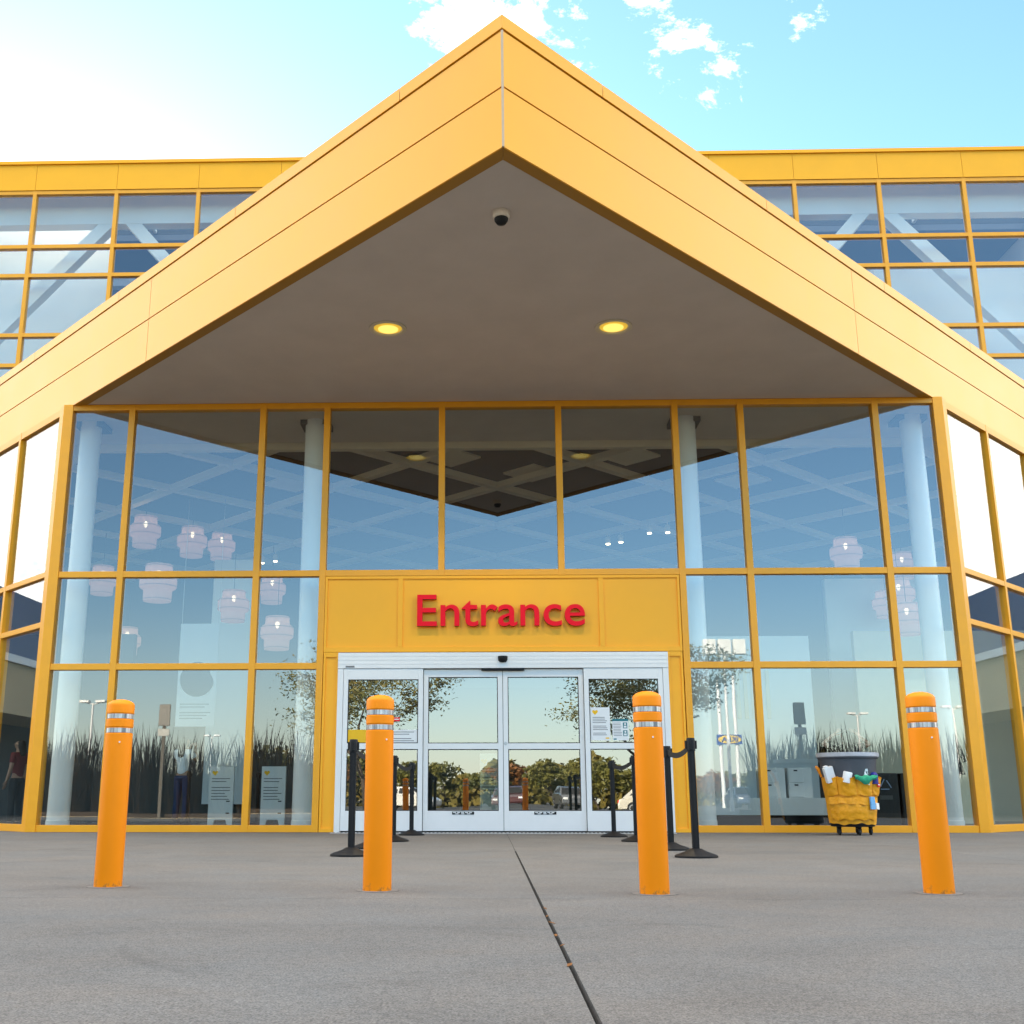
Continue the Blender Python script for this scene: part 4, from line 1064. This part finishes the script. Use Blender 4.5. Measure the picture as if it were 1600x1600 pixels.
random.seed(21)
tree((-5.0, -27.5, -.05), 6.7, 5.0, 'feathery olive tree mirrored left of the doors', M['leafnear'], 10000, 2.1, leaf=.07)
random.seed(21)
tree((6.2, -27.0, -.05), 6.7, 4.6, 'feathery olive tree mirrored right of the doors', M['leafnear'], 10000, 2.1, leaf=.07)
random.seed(11)
for i, x in enumerate((-44, -38, -32, -27, -22, -17.5, -14, -10.5, -7, -3.8, -.8, 2.2, 5, 8.2, 11.2, 14.5, 18.5, 23, 28, 34, 40, 47)):
    o_ = tree((x, -72 - random.uniform(0, 12), -.05), random.uniform(2.7, 4.3), random.uniform(2.2, 3.4), ('rust coloured' if i % 5 == 1 else 'olive green') + ' tree in the far row mirrored behind the parked cars', M['leafautumn'] if i % 5 == 1 else M['leafgreen'], 3000, .9, leaf=.19, group=('rust' if i % 5 == 1 else 'olive') + ' trees in the far row mirrored in the glass')


def car(loc, rz, label, col, first=True):
    r_ = empty('parked_car', label, 'car', loc, rz, 'cars parked beyond the plaza'); pm_ = mat('car paint', col, .3, .1, coat=.6)
    m = MB(); W = .88
    side = [(-2.2, .28), (-2.25, .55), (-2.15, .86), (-1.55, .95), (-.95, .98), (1.0, .96), (1.9, .86), (2.25, .70), (2.28, .40), (2.2, .28)]
    rings = []
    for (yy, ins, dz) in ((-W, .06, 0), (-W * .96, 0, .0), (W * .96, 0, 0), (W, .06, 0)):
        rings.append([(x * (1 - ins * .25), yy, z + (ins * .5 if z < .4 else -ins * .4)) for x, z in side])
    n = len(side); vs = [p for rr in rings for p in rr]; fs = [[i for i in range(n)], [3 * n + i for i in range(n)][::-1]]
    for k_ in range(3): fs += [(k_ * n + i, k_ * n + (i + 1) % n, (k_ + 1) * n + (i + 1) % n, (k_ + 1) * n + i) for i in range(n)]
    m.add(vs, fs)
    roof = [(-1.95, .92), (-1.35, 1.40), (-.9, 1.46), (.25, 1.45), (.55, 1.38), (1.25, .93)]
    vs = [(x, -W * (.93 if z < 1 else .74), z) for x, z in roof] + [(x, W * (.93 if z < 1 else .74), z) for x, z in roof]; n = len(roof)
    m.add(vs, [list(range(n)), list(range(n, 2 * n))[::-1]] + [(i, (i + 1) % n, n + (i + 1) % n, n + i) for i in range(n)])
    m.build('body', pm_, r_, bevel=.03)
    gm = M['gap']
    for s in (-1, 1):
        m = MB(); f = lambda x, z: (x, s * (W * (.93 + (.74 - .93) * (z - .92) / .48) + .006), z)
        for poly in ([(-1.55, 1.0), (-1.2, 1.36), (-.35, 1.40), (-.35, 1.0)], [(-.25, 1.0), (-.25, 1.40), (.3, 1.39), (.95, 1.0)]):
            m.add([f(*p) for p in poly] + [(f(*p)[0], f(*p)[1] - s * .02, f(*p)[2]) for p in poly], [(0, 1, 2, 3), (4, 5, 6, 7), (0, 1, 5, 4), (1, 2, 6, 5), (2, 3, 7, 6), (3, 0, 4, 7)])
        m.build('side_window', gm, r_)
    for (xa, za, xb, zb, nm) in ((.62, 1.36, 1.22, .97, 'windscreen'), (-1.40, 1.36, -1.90, .97, 'rear_window')):
        d = Vector((zb - za, 0, xa - xb)); d = d.normalized() * (-.012 if xa > 0 else .012)
        if xa > 0: d = Vector((abs(d.x), 0, abs(d.z)))
        else: d = Vector((-abs(d.x), 0, abs(d.z)))
        o4 = [(xa, -.60, za), (xb, -.72, zb), (xb, .72, zb), (xa, .60, za)]
        m = MB(); m.add([Vector(p) + d for p in o4] + [Vector(p) - d for p in o4], [(0, 1, 2, 3), (4, 5, 6, 7), (0, 1, 5, 4), (1, 2, 6, 5), (2, 3, 7, 6), (3, 0, 4, 7)]); m.build(nm, gm, r_)
    for x in (-1.35, 1.4):
        for s in (-1, 1):
            m = MB(); m.lathe([(.19, -.1), (.31, -.1), (.33, -.07), (.33, .07), (.31, .1), (.19, .1)], 20, (x, s * .80, .33), 'y'); wh = m.build('wheel', M['gap'], r_, smooth=True)
            m = MB(); m.lathe([(0, -.085), (.19, -.105), (.19, .105), (0, .085)], 14, (x, s * .80, .33), 'y'); m.build('rim', M['steel'], wh, smooth=True)
    for s in (-1, 1): MB().box(2.2, 2.275, s * .62 - .16, s * .62 + .16, .60, .72).build('headlight', M['lampwhite'], r_, bevel=.01); MB().box(-2.255, -2.18, s * .68 - .12, s * .68 + .12, .64, .80).build('tail_light', M['red'], r_, bevel=.01)
    return r_


for (x, y, a_, col, lb) in ((-11.5, -58.5, 88, (.10, .11, .13), 'grey parked car mirrored in the left side light'), (-5.6, -58, 20, (.62, .60, .55), 'cream parked car mirrored in the left sliding door'), (1.0, -59, 92, (.08, .02, .02), 'dark red parked car mirrored at the middle of the doors'), (4.9, -60, 85, (.12, .12, .12), 'charcoal parked car mirrored in the right sliding door'), (9.0, -46, 6, (.66, .61, .50), 'big cream parked car mirrored in the right side light'), (17.0, -60, 90, (.05, .07, .12), 'dark blue parked car mirrored right of the doors')):
    car((x, y, -.06), R(a_), lb, col)


def light_pole(loc, h, heads, label):
    r_ = empty('light_pole', label, 'light pole', loc, 0, 'car park light poles mirrored in the glass')
    m = MB(); m.lathe([(.12, 0), (.12, .5), (.085, .52), (.06, h)], 12); m.build('pole', M['lampwhite'], r_, smooth=True)
    for i in range(heads):
        u = (i - (heads - 1) / 2) * (1.0 if heads < 3 else .72)
        m = MB(); m.box(u - .30, u + .30, -.2, .25, h + .02, h + (.18 if heads < 3 else .75)); m.tube([(0, 0, h - .1), (u * .6, 0, h), (u, 0, h + .05)], .04, 6); m.build('lamp_head', M['lampwhite'], r_, bevel=.03)
    return r_


fw = MB(); random.seed(5)
for i in range(26000):
    x = random.uniform(-120, 120); tp = 2.0 + 1.2 * math.sin(x * .21) + 1.1 * math.sin(x * .53 + 2) + .7 * math.sin(x * 1.3)
    p = Vector((x, random.uniform(-112, -100), random.random() ** .8 * max(1.6, tp + 1.2))); g = random.gauss
    a_ = Vector((g(0, 1), g(0, 1), g(0, .6))).normalized() * random.uniform(.28, .62); b_ = a_.cross(Vector((g(0, 1), g(0, 1), g(0, 1)))).normalized() * .4
    fw.add([p - a_, p + b_, p + a_, p - b_], [(0, 1, 2, 3)])
fw = tag(fw.build('far_wood', mat('far autumn foliage', (.20, .13, .02), .7, 0, .6, .09, var_col=(.05, .07, .015))), 'long band of autumn woodland beyond the car park, mirrored in the glass', 'woodland'); fw['kind'] = 'stuff'
for (x, y, h, nh, lb) in ((-25.2, -52.2, 6.6, 2, 'white two headed light pole mirrored left of the first bollard'), (-27, -92, 7.0, 2, 'white light pole mirrored beside the left floor sign'), (11.4, -37.2, 7.4, 3, 'tall light pole with three white box heads mirrored right of the doors'), (29.2, -72.2, 7.4, 2, 'white light pole mirrored above the cleaning cart'), (32.4, -62.2, 7.0, 2, 'white light pole mirrored beside the rightmost bollard')):
    light_pole((x, y, -.06), h, nh, lb)
for (x, lb) in ((-9.42, 'small double parking sign on a post mirrored in the left windows'), (8.6, 'small double parking sign on a post mirrored in the right windows')):
    r_ = empty('parking_sign', lb, 'sign', (x, -19.35, 0), 0)
    hs = 1.0
    # scaled with distance: stands at the edge of the planting bed
    r_.location.x = -.168 + (x + .168) * (37.1 / 32.0); m = MB(); m.box(-.05, .05, -.03, .03, 0, 3.2); m.build('post', mat('brown post', (.09, .075, .055), .6), r_)
    MB().box(-.19, .19, .032, .07, 2.95, 3.66).build('sign_plate', mat('grey brown sign plate', (.22, .20, .17), .5), r_, bevel=.03)
    MB().box(-.19, .19, .032, .07, 2.62, 2.86).build('lower_plate', mat('pale sign plate', (.5, .5, .46), .5), r_, bevel=.02)
py = empty('pylon_sign', 'blue panel with a yellow oval between two white masts, mirrored right of the doors', 'sign', (16.7, -62.2, -.06))
for s in (-1, 1):
    m = MB(); m.lathe([(.14, 0), (.14, 7.5), (.09, 9.2)], 12, (s * .55, 0, 0)); m.build('mast', M['lampwhite'], py, smooth=True)
MB().box(-.86, .86, .15, .35, 4.35, 5.0).build('sign_panel', mat('blue sign face', (.01, .05, .30), .4), py)
m = MB(); m.prism_y([((.80) * math.cos(2 * math.pi * i / 36), 4.675 + .27 * math.sin(2 * math.pi * i / 36)) for i in range(36)], .352, .375); m.build('sign_oval', mat('yellow sign face', (.85, .55, .01), .4), py)
me = text_mesh('IKEA', .01, .03, 3)
xs = [v.co.x for v in me.vertices]; zs = [v.co.y for v in me.vertices]
for v in me.vertices: v.co = (-((v.co.x - (min(xs) + max(xs)) / 2) * 1.15 / (max(xs) - min(xs))), .388 + v.co.z, 4.675 + (v.co.y - (min(zs) + max(zs)) / 2) * .31 / (max(zs) - min(zs)))
me.flip_normals(); me.materials.append(bpy.data.materials['blue sign face']); o_ = bpy.data.objects.new('sign_lettering', me); C.objects.link(o_); o_.parent = py
